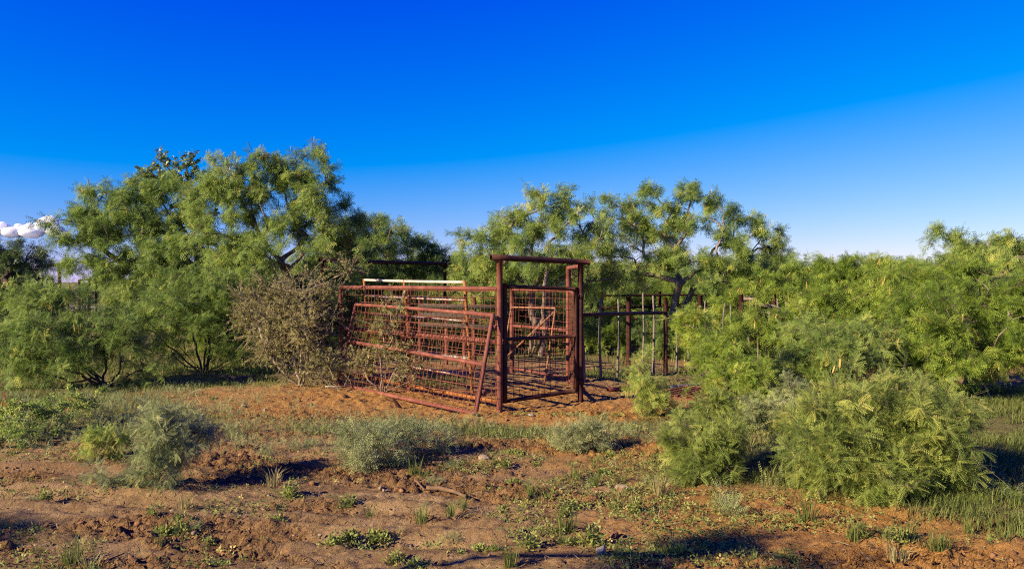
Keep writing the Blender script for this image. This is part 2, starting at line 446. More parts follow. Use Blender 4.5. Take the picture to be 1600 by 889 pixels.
def build_ground():
    def axis(fine0, fine1, step, grow, lo, hi):
        c = list(np.arange(fine0, fine1, step))
        s, p = step, c[-1]
        while p < hi:
            s *= grow; p += s; c.append(p)
        s, p = step, c[0]; d = []
        while p > lo:
            s *= grow; p -= s; d.append(p)
        return np.array(d[::-1] + c)
    xs = axis(-3.1, 3.1, 0.028, 1.055, -900, 900)
    ys = [4.0]
    while ys[-1] < 13: ys.append(ys[-1] + max(0.017, 0.0040 * ys[-1]))
    s = ys[-1] - ys[-2]
    while ys[-1] < 1800:
        s *= 1.07; ys.append(ys[-1] + s)
    s, p, d = 0.05, 4.0, []
    while p > -300:
        s *= 1.25; p -= s; d.append(p)
    ys = np.array(d[::-1] + ys)
    X, Yg = np.meshgrid(xs, ys)
    x = X.ravel(); y = Yg.ravel()
    z = gz(x, y)
    rough = rough_mask(x, y); green = green_mask(x, y); ora = orange_mask(x, y)
    near = 1 - sstep(12, 17, y)
    # broken lumps where the mud was churned up
    wx = x + 0.05 * (fbm(x * 9, y * 9, 2, 41) - 0.5); wy = y + 0.05 * (fbm(x * 9, y * 9, 2, 43) - 0.5)
    r1 = 1 - np.abs(2 * fbm(wx * 3.4 + .8 * wy, wy * 7.5, 3, 45) - 1)
    c1 = sstep(.46, .62, fbm(wx * 19, wy * 26, 3, 46, .6))
    c2 = sstep(.50, .66, fbm(x * 40 + 5 * wy, y * 44 - 4 * wx, 2, 47))
    z = z + near * rough * (0.036 * (r1 - .75) + 0.026 * c1 * (.3 + 1.4 * vnoise(x * 5, y * 5, 48)) + 0.020 * c2 - .014)
    z = z + near * (1 - rough) * (0.034 * (fbm(x * 2.6 + y, y * 5.2, 5, 61, .55) - 0.5) + .012 * sstep(.60, .67, fbm(x * 22, y * 32, 3, 62)))
    # old wheel ruts running across the bare soil
    for off, sl, amp in ((4.85, -0.10, 0.05), (5.45, -0.12, 0.05), (6.15, -0.13, 0.04), (6.95, -0.17, 0.03)):
        w = y - (off + sl * x + 0.12 * (fbm(x * 0.8, y * 0 + off, 2, 71) - 0.5))
        rut = -np.exp(-(w / 0.10) ** 2) + 0.7 * np.exp(-((w - 0.2) / 0.07) ** 2) + 0.55 * np.exp(-((w + 0.2) / 0.07) ** 2)
        cleat = 0.6 + 0.5 * np.sin((x * 1.0 + np.abs(w) * 0.9) * 46)
        keep = sstep(0.38, 0.6, fbm(x * 0.7, y * 0.7, 3, 81))
        z = z + amp * keep * rut * (1 - 0.6 * green) + 0.006 * keep * cleat * np.exp(-(w / 0.12) ** 2)
    z = z + near * 0.016 * sstep(4, 4.5, y) * (sstep(.50, .60, fbm(x * 7 + 2 * y, y * 13 - x, 4, 95, .6)) - .5)
    z = z + near * green * 0.02 * fbm(x * 4, y * 4, 3, 91)
    # crumbly earth around the pen
    z = z + near * sstep(8.5, 9.6, y) * (.03 * sstep(.5, .68, fbm(x * 9, y * 9, 4, 15)) * vnoise(x * 2.2, y * 2.2, 3))
    far = sstep(40, 43, y) * (1 - sstep(53, 56, y)) * sstep(-40, -36, x) * (1 - sstep(-12, -10, x))
    nx, ny = len(xs), len(ys)
    i = np.arange(ny - 1)[:, None] * nx + np.arange(nx - 1)[None]
    q = np.stack([i, i + 1, i + nx + 1, i + nx], -1).reshape(-1, 4)
    o = mesh_np('ground', np.stack([x, y, z], 1), [q], M['soil'], smooth=True,
                attrs={'rough': rough, 'green': green, 'orange': ora, 'pale': far})
    tag(o, 'bare brown ranch soil churned into clods with weeds coming through', 'ground', kind='structure')


build_ground()


# ------------------------------------------------------------------ rusty pipe pen
def unit(a):
    a = np.asarray(a, float); return a / np.linalg.norm(a)


def pipe_part(name, a, b, r, mat, parent, org, bend=0.0, label=None, sides=14):
    mb = MB(); mb.pipe(a, b, r, sides=sides, bend=bend)
    o = mb.build(name, mat, parent, True, org=org)
    if label: o['label'] = label
    return o


def wire_mesh(parent, org, TL, TR, BL, BR, nx, ny, mat, r=0.0032, sag=0.012, skip=0.0, rot=None):
    TL, TR, BL, BR = (np.asarray(p, float) for p in (TL, TR, BL, BR))
    nrm = unit(np.cross(TR - TL, BL - TL))
    mb = MB()

    def pt(s, t):
        p = (TL * (1 - s) + TR * s) * (1 - t) + (BL * (1 - s) + BR * s) * t
        return p + nrm * (sag * math.sin(3.1 * s + 1) * math.sin(5 * t + s * 4))
    for i in range(nx + 1):
        if random.random() < skip: continue
        s = min(max(i / nx + random.uniform(-.12, .12) / nx, 0), 1)
        k = random.uniform(-.25, .25) / nx
        mb.tube([pt(min(max(s + k * math.sin(t * 3), 0), 1), t) for t in np.linspace(0, 1, 7)], r, 4, False)
    for j in range(ny + 1):
        if random.random() < skip: continue
        t = min(max(j / ny + random.uniform(-.1, .1) / ny, 0), 1)
        k = random.uniform(-.2, .2) / ny
        mb.tube([pt(s, min(max(t + k * math.sin(s * 4 + j), 0), 1)) + nrm * r * 1.6 for s in np.linspace(0, 1, 9)], r, 4, False)
    return mb.build('wire_mesh', mat, parent, kind='stuff', org=org)


A = np.array([-0.16, 9.95]); B = np.array([-2.94, 13.2]); Cc = np.array([0.94, 10.53])
D = np.array([0.91, 12.40]); E = np.array([0.0, 13.95])


def P3(p, z): return np.array([p[0], p[1], z])


def lerp(a, b, t): return np.asarray(a) * (1 - t) + np.asarray(b) * t


# -- doorway frame: two tall posts under a pipe beam, with a third post behind
def doorway():
    org = P3(A, 0)
    t = empty('gateway_frame', org, 'tall rusty pipe doorway frame with open ended beam across its two posts', 'gateway')
    pipe_part('post', P3(A, -0.3), P3(A, 1.93), 0.040, M['rust'], t, org)
    pipe_part('post', P3(Cc, -0.3), P3(Cc, 1.89), 0.040, M['dark_and_shaded_rust'], t, org)  # hinge post: its shade is painted in with the darker rust
    pipe_part('post', P3(D, -0.3), P3(D, 1.90), 0.040, M['rust'], t, org)
    d = (Cc - A) / np.linalg.norm(Cc - A)
    mb = MB(); mb.pipe(P3(A - d * 0.125, 1.962), P3(Cc + d * 0.14, 1.915), 0.038, sides=16)
    mb.build('beam', M['dark_and_shaded_rust'], t, True, org=org)
    pipe_part('brace', P3(Cc, 1.86) + (0, .045, 0), P3(D, 1.87) - (0, .045, 0), 0.03, M['rust'], t, org)
    for z in (0.28, 1.45):
        mb = MB(); mb.tube([P3(Cc, z - .035), P3(Cc, z + .035)], 0.047, 12)
        mb.box(P3(Cc, z) + (-.05, -.035, 0), (0.06, 0.03, 0.05))
        mb.build('hinge', M['dark_and_shaded_rust'], t, True, org=org)


doorway()


# -- the wire gate hung in it
def gate():
    d = (Cc - A) / np.linalg.norm(Cc - A)
    a = A + d * 0.075; c = Cc - d * 0.075
    org = P3(Cc, 0)
    g = empty('wire_gate', org, 'closed rusty walk-in gate of welded wire hung under the pipe beam', 'gate')
    pipe_part('stile', P3(a, 0.07), P3(a, 1.63), 0.030, M['dark_and_shaded_rust'], g, org)  # gate steel coloured darker to look turned away from the sun
    pipe_part('stile', P3(c, 0.14), P3(c, 1.57), 0.026, M['dark_and_shaded_rust'], g, org)
    a2 = a + d * 0.03; c2 = c - d * 0.026
    pipe_part('rail', P3(a2, 1.585), P3(c2, 1.55), 0.026, M['dark_and_shaded_rust'], g, org)
    pipe_part('rail', P3(a2, 0.900), P3(c2, 0.905), 0.024, M['dark_and_shaded_rust'], g, org)
    pipe_part('rail', P3(a2, 0.095), P3(c2, 0.155), 0.026, M['dark_and_shaded_rust'], g, org)
    wire_mesh(g, org, P3(a2, 1.57), P3(c2, 1.54), P3(a2, .11), P3(c2, .17), 11, 15, M['dark_and_shaded_rust'], 0.0030, 0.006)
    mb = MB()
    for k in range(7):
        c0 = P3(a, 0.91) + np.array([-0.075 + .012 * k, -0.045 - 0.004 * k, -0.01 * k + 0.012 * (k % 2)])
        th = np.linspace(0, 2 * math.pi, 9)
        ax = np.array([1, 0, 0]) if k % 2 else np.array([0, 1, 0])
        mb.tube([c0 + 0.017 * math.cos(q) * ax + 0.022 * math.sin(q) * np.array([0, 0, 1.]) for q in th], 0.0045, 5, False)
    mb.build('latch_chain', M['rust'], g, True, org=org)


gate()


# -- front fence of the pen
def front_fence():
    org = P3(A, 0)
    f = empty('wire_fence', org, 'long rusty pipe and wire pen fence behind the tilted loose panel', 'fence')
    d = (B - A) / np.linalg.norm(B - A)
    m = lerp(A, B, .5)
    pipe_part('post', P3(B, -0.3), P3(B, 1.52), 0.037, M['rust'], f, org)
    pipe_part('post', P3(m, -0.3), P3(m, 1.52), 0.037, M['rust'], f, org)
    pipe_part('rail', P3(A + d * .041, 1.555), P3(B - d * -.05, 1.552), 0.031, M['rust'], f, org, 0.004)
    a1, b1 = A + d * .041, B - d * .038
    n = np.array([d[1], -d[0]]); n = n if n[1] < 0 else -n
    for s0, s1 in ((a1, m - d * .038), (m + d * .038, b1)):
        pipe_part('rail', P3(s0, .865), P3(s1, .86), 0.031, M['rust'], f, org)
        pipe_part('rail', P3(s0, .09), P3(s1, .08), 0.024, M['orange_rust'], f, org, label='orange rusted bottom rail just above the soil')
    wire_mesh(f, org, P3(a1, 1.53) + P3(n * .034, 0), P3(b1, 1.53) + P3(n * .034, 0), P3(a1, .06) + P3(n * .034, 0), P3(b1, .06) + P3(n * .034, 0), 40, 15, M['wire'], 0.0034, 0.004)
    mb = MB()                                        # tie wires wound round the middle rail
    for k in range(34):
        t = 0.03 + 0.94 * k / 45 + random.uniform(-.005, .005)
        c = P3(lerp(A, B, t), .865 - .005 * t)
        th = np.linspace(0, 2 * math.pi, 9)
        mb.tube([c + .0355 * math.cos(q) * P3(n, 0) + .0355 * math.sin(q) * np.array([0, 0, 1.]) + P3(d, 0) * .006 * q for q in th], .0045, 4, False)
    mb.build('tie_wires', M['dark_and_shaded_rust'], f, kind='stuff', org=org)


front_fence()


# -- loose gate panel leaning on the fence
def leaning_panel():
    TR = np.array([-0.245, 9.87, 1.215]); TL = np.array([-2.56, 12.60, 1.275])
    BR = np.array([-0.445, 9.43, 0.03]); BL = np.array([-2.77, 12.18, 0.03])
    org = BR * (1, 1, 0)
    p = empty('stock_gate', org, 'loose rusty wire gate panel tilted against the pen fence', 'gate panel')
    pipe_part('rail', TL, TR, 0.026, M['rust'], p, org, 0.008)
    pipe_part('rail', BL, BR, 0.026, M['rust'], p, org, -0.006)
    l5, r5 = lerp(TL, BL, .47), lerp(TR, BR, .515)
    pipe_part('rail', l5, r5, 0.026, M['rust'], p, org, 0.006)
    pipe_part('stile', TL + (0, 0, .01), BL, 0.024, M['rust'], p, org)
    pipe_part('stile', TR + (0, 0, .012), BR, 0.027, M['rust'], p, org)
    nn = np.array([-.012, -.012, 0.01])
    wire_mesh(p, org, TL + nn, TR + nn, BL + nn, BR + nn, 31, 12, M['wire'], 0.0034, 0.025)
    for t in (.13, .80):
        mb = MB(); c = lerp(TR, BR, t) + (.045, .01, 0)
        mb.box(c, (.05, .03, .06)); mb.tube([c + (.02, 0, -.04), c + (.02, 0, .04)], .014, 8)
        mb.build('hinge_lug', M['rust'], p, org=org)


leaning_panel()


# -- weathered white stock panel inside the pen
def white_panel():
    TL = at(569, 437.5, 13.05); TR = at(726, 441, 10.95)
    BR = at(738, 618, 11.12); BR[2] = 0.03
    BL = TL + (BR - TR); BL[2] = 0.03
    org = BR * (1, 1, 0)
    p = empty('stock_hurdle', org, 'flaking white stock panel with orange rusted uprights standing inside the pen', 'stock panel')
    for k, t in enumerate((0.0, .16, .345, .52, .68, .84)):
        m = M['white_paint'] if k == 0 else M['worn_paint']
        pipe_part('rail', lerp(TL, BL, t) , lerp(TR, BR, t), 0.021, m, p, org, -0.006)
    for s in (0, .44, 1):
        dlt = np.array([.0, -.012, 0.02])
        pipe_part('upright', lerp(TL, TR, s) + dlt, lerp(BL, BR, s), 0.024 if s != .44 else .02, M['orange_rust'], p, org)


white_panel()


# -- back of the pen
def back_fence():
    org = P3(E, 0)
    f = empty('wire_fence', org, 'short red rusted wire fence at the back of the pen, seen through the gate', 'fence')
    pipe_part('post', P3(E, -.3), P3(E, 1.53), .042, M['rust'], f, org)
    d = (D - E) / np.linalg.norm(D - E)
    a, b = E + d * .044, D - d * .042
    for z, r in ((1.505, .028), (.85, .028), (.08, .02)):
        pipe_part('rail', P3(a, z), P3(b, z + .01), r, M['rust'], f, org)
    wire_mesh(f, org, P3(a, 1.48), P3(b, 1.48), P3(a, .1), P3(b, .1), 16, 12, M['wire'], .0032, .006)
    # side between the gate post and the back
    f2 = empty('wire_fence', P3(Cc, 0), 'wire mesh pen side running back from the hinge post of the gate', 'fence')
    org = P3(Cc, 0)
    a, b = Cc + np.array([.0, .05]), D - np.array([.0, .05])
    pipe_part('rail', P3(a, 1.45), P3(b, 1.50), .022, M['rust'], f2, org)
    pipe_part('rail', P3(a, .10), P3(b, .08), .02, M['rust'], f2, org)
    wire_mesh(f2, org, P3(a, 1.44), P3(b, 1.48), P3(a, .1), P3(b, .1), 18, 12, M['wire'], .003, .006)
    # far long side
    G = np.array([-1.9, 15.6]); org = P3(G, 0)
    f3 = empty('plank_fence', org, 'low grey plank fence with rusty posts across the rear of the pen', 'fence')
    a, b = G, np.array([-0.12, 14.3])
    for k, t in enumerate((0.02, .34, .55, .66, .98)):
        p = lerp(a, b, t)
        pipe_part('post', P3(p, -.2), P3(p, 1.35), .035, M['rust'], f3, org)
    n = unit(P3(np.array([-(b - a)[1], (b - a)[0]]), 0)); n = n if n[1] < 0 else -n
    ang = math.atan2(b[1] - a[1], b[0] - a[0])
    rot = np.array([[math.cos(ang), -math.sin(ang), 0], [math.sin(ang), math.cos(ang), 0], [0, 0, 1]])
    L_ = np.linalg.norm(b - a)
    for k, z in enumerate((.80, 1.0, 1.18)):
        mb = MB(); mb.box(P3(lerp(a, b, .5), z + random.uniform(-.02, .02)) + n * .055, (L_ * random.uniform(.9, 1), .035, .085), rot, .008)
        mb.build('plank', M['old_plank'], f3, org=org)


back_fence()


def brace_frame():
    TL = at(799, 480, 13.55); TR = at(868, 481.5, 12.65); BR = at(851, 595, 12.35); BR[2] = .03
    BL = TL + (BR - TR); BL[2] = .03
    org = BR * (1, 1, 0)
    p = empty('pipe_gate', org, 'thin pale pink pipe frame with a diagonal brace leaning inside the pen', 'pipe frame')
    pipe_part('rail', TL, TR, .015, M['pale_rust'], p, org)
    pipe_part('stile', TL, BL, .015, M['pale_rust'], p, org)
    pipe_part('stile', TR, BR, .015, M['pale_rust'], p, org)
    pipe_part('diagonal_brace', TR + (0, -.02, -.04), lerp(TL, BL, .78) + (0, -.02, 0), .014, M['pale_rust'], p, org)


brace_frame()


def right_rail():
    G = np.array([2.72, 13.6]); org = P3(Cc, 0)
    f = empty('pipe_rail_fence', org, 'single dark pipe rail on two posts running from the gateway to the right', 'fence')
    d = (G - Cc) / np.linalg.norm(G - Cc)
    m = lerp(Cc, G, .538)
    off = np.array([.62, -.36]) * .062
    pipe_part('rail', P3(Cc + d * .044, 1.19), P3(G - d * .04, 1.10), .030, M['dark_and_shaded_rust'], f, org, .004)
    pipe_part('post', P3(m - off * 1.15, -.3), P3(m - off * 1.15, 1.42), .038, M['dark_and_shaded_rust'], f, org)
    pipe_part('post', P3(G, -.3), P3(G, 1.37), .038, M['dark_and_shaded_rust'], f, org)


right_rail()


def picket_fence():
    a, b = np.array([1.38, 12.7]), np.array([7.6, 17.2]); org = P3(a, 0)
    f = empty('picket_fence', org, 'wire stay fence of crooked grey cedar sticks and dark steel posts below the trees', 'fence')
    us = [912, 938, 966, 1004, 1022, 1056, 1075, 1107, 1127, 1142, 1171, 1186, 1198, 1219, 1232]
    dk = [1093, 1157, 1208]

    def on(u):
        k = (u - 800) / F
        t = (k * a[1] - a[0]) / ((b[0] - a[0]) - k * (b[1] - a[1])); return lerp(a, b, t)
    for u in us:
        p = on(u); lean = random.uniform(-.06, .09); h = random.uniform(1.30, 1.46) if u < 1030 else random.uniform(1.05, 1.32)
        z = np.linspace(-.1, h, 7)
        c = np.stack([p[0] - lean * (z / h) + .012 * np.sin(z * 4 + u), p[1] + .01 * np.cos(z * 5 + u), z], 1)
        mb = MB(); mb.tube(c, np.linspace(.025, .015, 7) * random.uniform(.85, 1.15), 7)
        mb.build('picket', M['shaded_grey_wood'], f, True, org=org)
    for u in dk:
        p = on(u) + (0.0, -.05)
        pipe_part('post', P3(p, -.3), P3(p, 1.40), .042, M['dark_and_shaded_rust'], f, org)
    mb = MB()
    for z in (.25, .5, .75, 1.0, 1.25):
        q = [P3(lerp(a, b, t), z + random.uniform(-.012, .012)) + (0, -.028, 0) for t in np.linspace(0, 1, 22)]
        mb.tube(q, .0028, 4, False)
    mb.build('wire_strands', M['dark_and_shaded_rust'], f, kind='stuff', org=org)


picket_fence()


def rear_fence():
    a, b = at(940, 470, 19.0)[:2], at(1330, 470, 23.0)[:2]; org = P3(a, 0)
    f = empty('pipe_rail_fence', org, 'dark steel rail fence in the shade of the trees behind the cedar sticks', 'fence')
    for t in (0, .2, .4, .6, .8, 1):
        p = lerp(a, b, t); pipe_part('post', P3(p, -.3), P3(p, 1.4), .045, M['dark_and_shaded_rust'], f, org)
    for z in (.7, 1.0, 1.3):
        pipe_part('rail', P3(a, z) - (0, .07, 0), P3(b, z) - (0, .07, 0), .026, M['dark_and_shaded_rust'], f, org)


rear_fence()


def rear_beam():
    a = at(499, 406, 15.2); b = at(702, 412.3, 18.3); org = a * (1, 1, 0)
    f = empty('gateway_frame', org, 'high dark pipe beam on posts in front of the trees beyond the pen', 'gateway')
    pipe_part('beam', a, b, .042, M['dark_and_shaded_rust'], f, org, -.01)  # beam in shadow, the shadow put into its rust colour
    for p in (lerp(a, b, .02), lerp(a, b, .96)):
        pipe_part('post', (p[0], p[1], -.3), (p[0], p[1], p[2] - .042), .038, M['dark_and_shaded_rust'], f, org)


rear_beam()


def far_gateway():
    a = at(55, 417, 40); b = at(96, 413, 41); org = a * (1, 1, 0)
    f = empty('gateway_frame', org, 'small far-off rusty pipe archway beside the dark tree', 'gateway')
    pipe_part('beam', a, b, .09, M['rust'], f, org)
    pipe_part('post', (a[0] + .1, a[1], -.2), a + (.1, 0, -.09), .09, M['dark_and_shaded_rust'], f, org)
    pipe_part('post', (b[0] - .1, b[1], -.2), b + (-.1, 0, -.09), .09, M['dark_and_shaded_rust'], f, org)
    a = at(122, 438, 38); b = at(150, 437, 38.5); org = a * (1, 1, 0)
    f = empty('far_gate', org, 'thin dark far-off gate frame at the edge of the pale dirt strip', 'gate')
    pipe_part('rail', a, b, .045, M['dark_and_shaded_rust'], f, org)
    for z in (.6, 1.1): pipe_part('rail', (a[0], a[1], z), (b[0], b[1], z), .04, M['dark_and_shaded_rust'], f, org)
    for p in (lerp(a, b, .03), lerp(a, b, .58), lerp(a, b, .97)):
        pipe_part('post', (p[0], p[1] + .06, -.2), (p[0], p[1] + .06, p[2]), .06, M['dark_and_shaded_rust'], f, org)
    for u, v, Y, nm in ((187, 474, 34, 'short brown post standing at the near edge of the pale dirt strip'),):
        p = at(u, v, Y); mb = MB(); mb.pipe((p[0], p[1], -.2), p, .07, sides=10)
        o = mb.build('steel_post', M['dark_and_shaded_rust'], None, True, org=(p[0], p[1], 0)); o.location = (p[0], p[1], 0)
        tag(o, nm, 'post')


far_gateway()


# -- rack of rusty rods lying on the ground, and a length of zinc pipe
def fallen_rack():
    c = np.array([*gp(1080, 621), 0]); c[2] = gz1(c[0], c[1])
    p = empty('fallen_rack', c, 'flat rack of rusty rods lying on the orange soil among the shrubs', 'metal rack')
    d = unit([.75, .55, 0]); n = unit([.9, -.5, 0])
    for k in range(7):
        m = n * (-.24 + .08 * k) * 1.25
        mb = MB(); mb.pipe(m - d * .36 + (0, 0, .05), m + d * .36 + (0, 0, .11), .015, .004, 8)
        mb.build('rod', M['rust'], p, True)
    for s in (-1, 1):
        mb = MB(); mb.pipe(-n * .36 + d * .34 * s + (0, 0, .075 + .03 * s - .033), n * .36 + d * .34 * s + (0, 0, .075 + .03 * s - .033), .018, .004, 8)
        mb.build('side_bar', M['rust'], p, True)
    a = np.array([*gp(1046, 610), .05]); b = np.array([*gp(1092, 606), .06])
    mb = MB(); mb.pipe(a, b, .022, .004, 12); o = mb.build('loose_pipe', M['galv'], None, True, org=a); o.location = a
    tag(o, 'short pale grey zinc pipe lying beside the flat rusty rack', 'pipe')
    a = np.array([*gp(950, 613), .04]); b = np.array([*gp(1000, 609), .04])
    mb = MB(); mb.pipe(a, b, .03, .005, 12); o = mb.build('loose_pipe', M['rust'], None, True, org=a); o.location = a
    tag(o, 'rusty length of pipe lying on the soil behind the gateway post', 'pipe')


fallen_rack()


def plough_tooth():
    x, y = gp(624, 634); z = gz1(x, y)
    t = np.linspace(0, 1, 8)
    mb = MB()
    V = []
    for s in t:
        w = .035 * (1 - .75 * s) + .006
        c = np.array([-.09 * s ** 1.6, -.03 * s, .16 * s - .02])
        for sx in (-1, 1):
            for sy in (-1, 1):
                V.append(c + (sx * w, sy * .009, 0))
    f = []
    for k in range(7):
        b = 4 * k
        f += [[b, b + 2, b + 6, b + 4], [b + 1, b + 5, b + 7, b + 3], [b, b + 4, b + 5, b + 1], [b + 2, b + 3, b + 7, b + 6]]
    f += [[0, 1, 3, 2], [28, 30, 31, 29]]
    mb.add(V, f)
    o = mb.build('plough_tooth', M['dark_and_shaded_rust']); o.location = (x, y, z)
    tag(o, 'curved dark iron tooth stuck in the soil below the tilted panel', 'plough tooth')


plough_tooth()


# ------------------------------------------------------------------ plants
def frond(npairs, L, ll, lw, spread=0.45, two=True, quad=False, droop=0.25):
    """a mesquite leaf: one or two rows of narrow leaflets; x along, y across, z out of the leaf"""
    V = []; Fc = []
    for sgn in ((-1, 1) if two else (0,)):
        a = spread * sgn
        dx, dy = math.cos(a), math.sin(a)
        x0 = 0.12 * L
        for k in range(npairs):
            s = (k + .6) / npairs
            p = np.array([x0 + dx * L * s, dy * L * s, -droop * L * s * s])
            for side in (-1, 1):
                b = a + side * 1.12
                q = np.array([math.cos(b), math.sin(b), -.25])
                l = ll * (1 - .35 * abs(s - .45))
                w = np.array([-math.sin(b), math.cos(b), 0]) * lw
                n0 = len(V)
                if quad:
                    V += [p, p + q * l * .45 - w, p + q * l, p + q * l * .45 + w]; Fc.append([n0, n0 + 1, n0 + 2, n0 + 3])
                else:
                    V += [p - w * .5, p + q * l, p + q * l * .35 + w * 1.3]; Fc.append([n0, n0 + 1, n0 + 2])
    return np.array(V), np.array(Fc)


def oval(L, w, n=3, spread=.9):
    """a little sprig of oval leaves"""
    V = []; Fc = []
    for k in range(n):
        a = spread * (k - (n - 1) / 2)
        q = np.array([math.cos(a), math.sin(a), .15 * (k % 2)]); r = np.array([-math.sin(a), math.cos(a), .25])
        n0 = len(V); p = q * .15 * L
        V += [p, p + q * L * .5 - r * w, p + q * L, p + q * L * .5 + r * w]; Fc.append([n0, n0 + 1, n0 + 2, n0 + 3])
    return np.array(V), np.array(Fc)


FR = {
    'far': frond(4, .12, .044, .0078, .55),
    'mid': frond(6, .11, .034, .0052, .55),
    'near': frond(10, .10, .021, .0034, .5),
    'spray': frond(5, .11, .022, .0050, .35, False),
    'oval': oval(.075, .026, 3),
    'smalloval': oval(.030, .008, 3, 1.2),
    'bits': oval(.035, .008, 3, 1.5),
}


def scatter(tmpl, P, Dv, N, S, tint):
    tv, tf = tmpl
    Dv = Dv / (np.linalg.norm(Dv, axis=1)[:, None] + 1e-9)
    Bv = np.cross(N, Dv); Bv /= np.linalg.norm(Bv, axis=1)[:, None] + 1e-9
    Nv = np.cross(Dv, Bv)
    k = len(tv)
    V = P[:, None] + S[:, None, None] * (tv[None, :, 0:1] * Dv[:, None] + tv[None, :, 1:2] * Bv[:, None] + tv[None, :, 2:3] * Nv[:, None])
    Fc = (tf[None] + (np.arange(len(P)) * k)[:, None, None]).reshape(-1, tf.shape[1])
    return V.reshape(-1, 3), Fc, np.repeat(tint, k)


TRIS = [0]


def plant(name, label, cat, base, clumps, nodes=120, twigs=6, leaves=7, tl=.42, fr='far', size=1.0, mat='leaf', bark='bark',
          trunk_r=.09, stems=1, pods=0, red=0, droop=.35, group=None, tint0=.42, tspread=.22, hollow=.35, twr=.004, wild=.6, bush=False):
    """limbs grown out to nodes spread through the crown's clumps, twigs on the nodes, leaves along the twigs"""
    global rng
    rng = np.random.default_rng(zlib.crc32(label.encode()))
    if not bush: nodes = int(nodes * .56); twigs = int(twigs * 1.5); tl *= .8; droop *= 1.7
    bx, by = base
    org = np.array([bx, by, gz1(bx, by)])
    root = empty(name, org, label, cat, group)
    cs = np.array([c for c, r in clumps]) - org
    rs = np.array([r for c, r in clumps])
    area = rs[:, 0] * rs[:, 2] + rs[:, 1] * rs[:, 2]
    cnt = np.maximum(3, np.round(nodes * area / area.sum())).astype(int)
    pts = []; ci = []
    for i in range(len(cs)):
        v = rng.normal(size=(cnt[i], 3)); v /= np.linalg.norm(v, axis=1)[:, None]
        rad = hollow + (1 - hollow) * rng.random(cnt[i]) ** .6
        p = cs[i] + v * rad[:, None] * rs[i] * (1 + .22 * rng.normal(size=(cnt[i], 1)))
        pts.append(p); ci.append(np.full(cnt[i], i))
    pts = np.concatenate(pts); ci = np.concatenate(ci)
    ok = pts[:, 2] > .04
    pts = pts[ok]; ci = ci[ok]
    # skeleton
    d0 = np.linalg.norm(pts * (1, 1, .8), axis=1)
    order = np.argsort(d0)
    pts = pts[order]; ci = ci[order]
    nodesP = []; par = []; plen = []
    for s in range(stems):
        a = 2 * math.pi * s / max(stems, 1) + .7
        nodesP.append(np.array([math.cos(a), math.sin(a), 0]) * trunk_r * (1.3 if stems > 1 else 0) + (0, 0, -.08)); par.append(-1); plen.append(0)
    cen = cs.mean(0)
    if not bush:
        for s in range(stems):           # a bare bole that forks below the crown
            h = max(.12, (cs[:, 2] - rs[:, 2]).min() * .75 + .15 * cen[2])
            lean = (cen[:2] * .25 + (rng.normal(size=2) * .3 * (stems > 1)) * h)
            nodesP.append(np.array([lean[0] * .5 + nodesP[s][0], lean[1] * .5 + nodesP[s][1], h * .5])); par.append(s); plen.append(h * .5)
            nodesP.append(np.array([lean[0] + nodesP[s][0], lean[1] + nodesP[s][1], h])); par.append(len(nodesP) - 2); plen.append(h)
    if bush:                             # slanting stems, each making for a part of the crown of its own
        for s in range(stems):
            c = cs[s % len(cs)] * (1, 1, .9) + rng.normal(size=3) * rs[s % len(cs)] * .35
            c[2] = max(c[2], .06)
            for f, k_ in ((.36, s), (.72, None)):
                q = nodesP[s] * (1 - f) + c * f + rng.normal(size=3) * .02 * np.linalg.norm(c); q[2] = max(q[2], .04)
                par.append(s if k_ is not None else len(nodesP) - 1); plen.append(np.linalg.norm(q)); nodesP.append(q)
    NP = np.zeros((len(nodesP) + len(pts), 3)); PL = np.zeros(len(NP))
    k = len(nodesP); NP[:k] = nodesP; PL[:k] = plen
    first = k
    for p in pts:
        d = np.linalg.norm(NP[:k] - p, axis=1)
        cost = d + .35 * PL[:k] + .4 * np.maximum(0, NP[:k, 2] - p[2])
        if not bush: cost[:stems] += 3
        j = int(np.argmin(cost))
        NP[k] = p; par.append(j); PL[k] = PL[j] + d[j]; k += 1
    desc = np.ones(k)
    for i in range(k - 1, -1, -1):
        if par[i] >= 0: desc[par[i]] += desc[i]
    rad = trunk_r * (desc / desc[:stems].max()) ** (.5 if not bush else .38)
    rad = np.maximum(rad, .0045 if not bush else .0035)
    mb = MB()
    kids = {}
    for i in range(k):
        if par[i] >= 0: kids.setdefault(par[i], []).append(i)
    for i in range(k):
        j = par[i]
        if j < 0: continue
        a, b = NP[j], NP[i]; L = np.linalg.norm(b - a)
        ns = 3 if L < .5 else 5
        t = np.linspace(0, 1, ns + 1)[:, None]
        g = par[j]
        dr = unit(a - NP[g]) if g >= 0 and np.linalg.norm(a - NP[g]) > 1e-6 else np.array([0, 0, 1.])
        c = a + dr * L * .38 + rng.normal(size=3) * L * .10
        Q = (1 - t) ** 2 * a + 2 * t * (1 - t) * c + t * t * b
        Q[1:-1] += rng.normal(size=(ns - 1, 3)) * L * .025
        r1 = rad[i]; r0 = min(rad[j], max(r1 * 1.5, rad[j] * .75))
        mb.tube(Q, np.linspace(r0, r1, ns + 1), 8 if r0 > .03 else 5 if r0 > .010 else 3, False)
    # twigs
    idx = np.arange(first, k)
    idx = idx[desc[idx] < max(6, .10 * len(pts))]
    nt = len(idx) * twigs
    own = np.repeat(idx, twigs); cl = ci[own - first]
    out = NP[own] - cs[cl]; out /= np.linalg.norm(out, axis=1)[:, None] + 1e-6
    dv = out * .8 + rng.normal(size=(nt, 3)) * wild; dv[:, 2] += .12
    dv /= np.linalg.norm(dv, axis=1)[:, None]
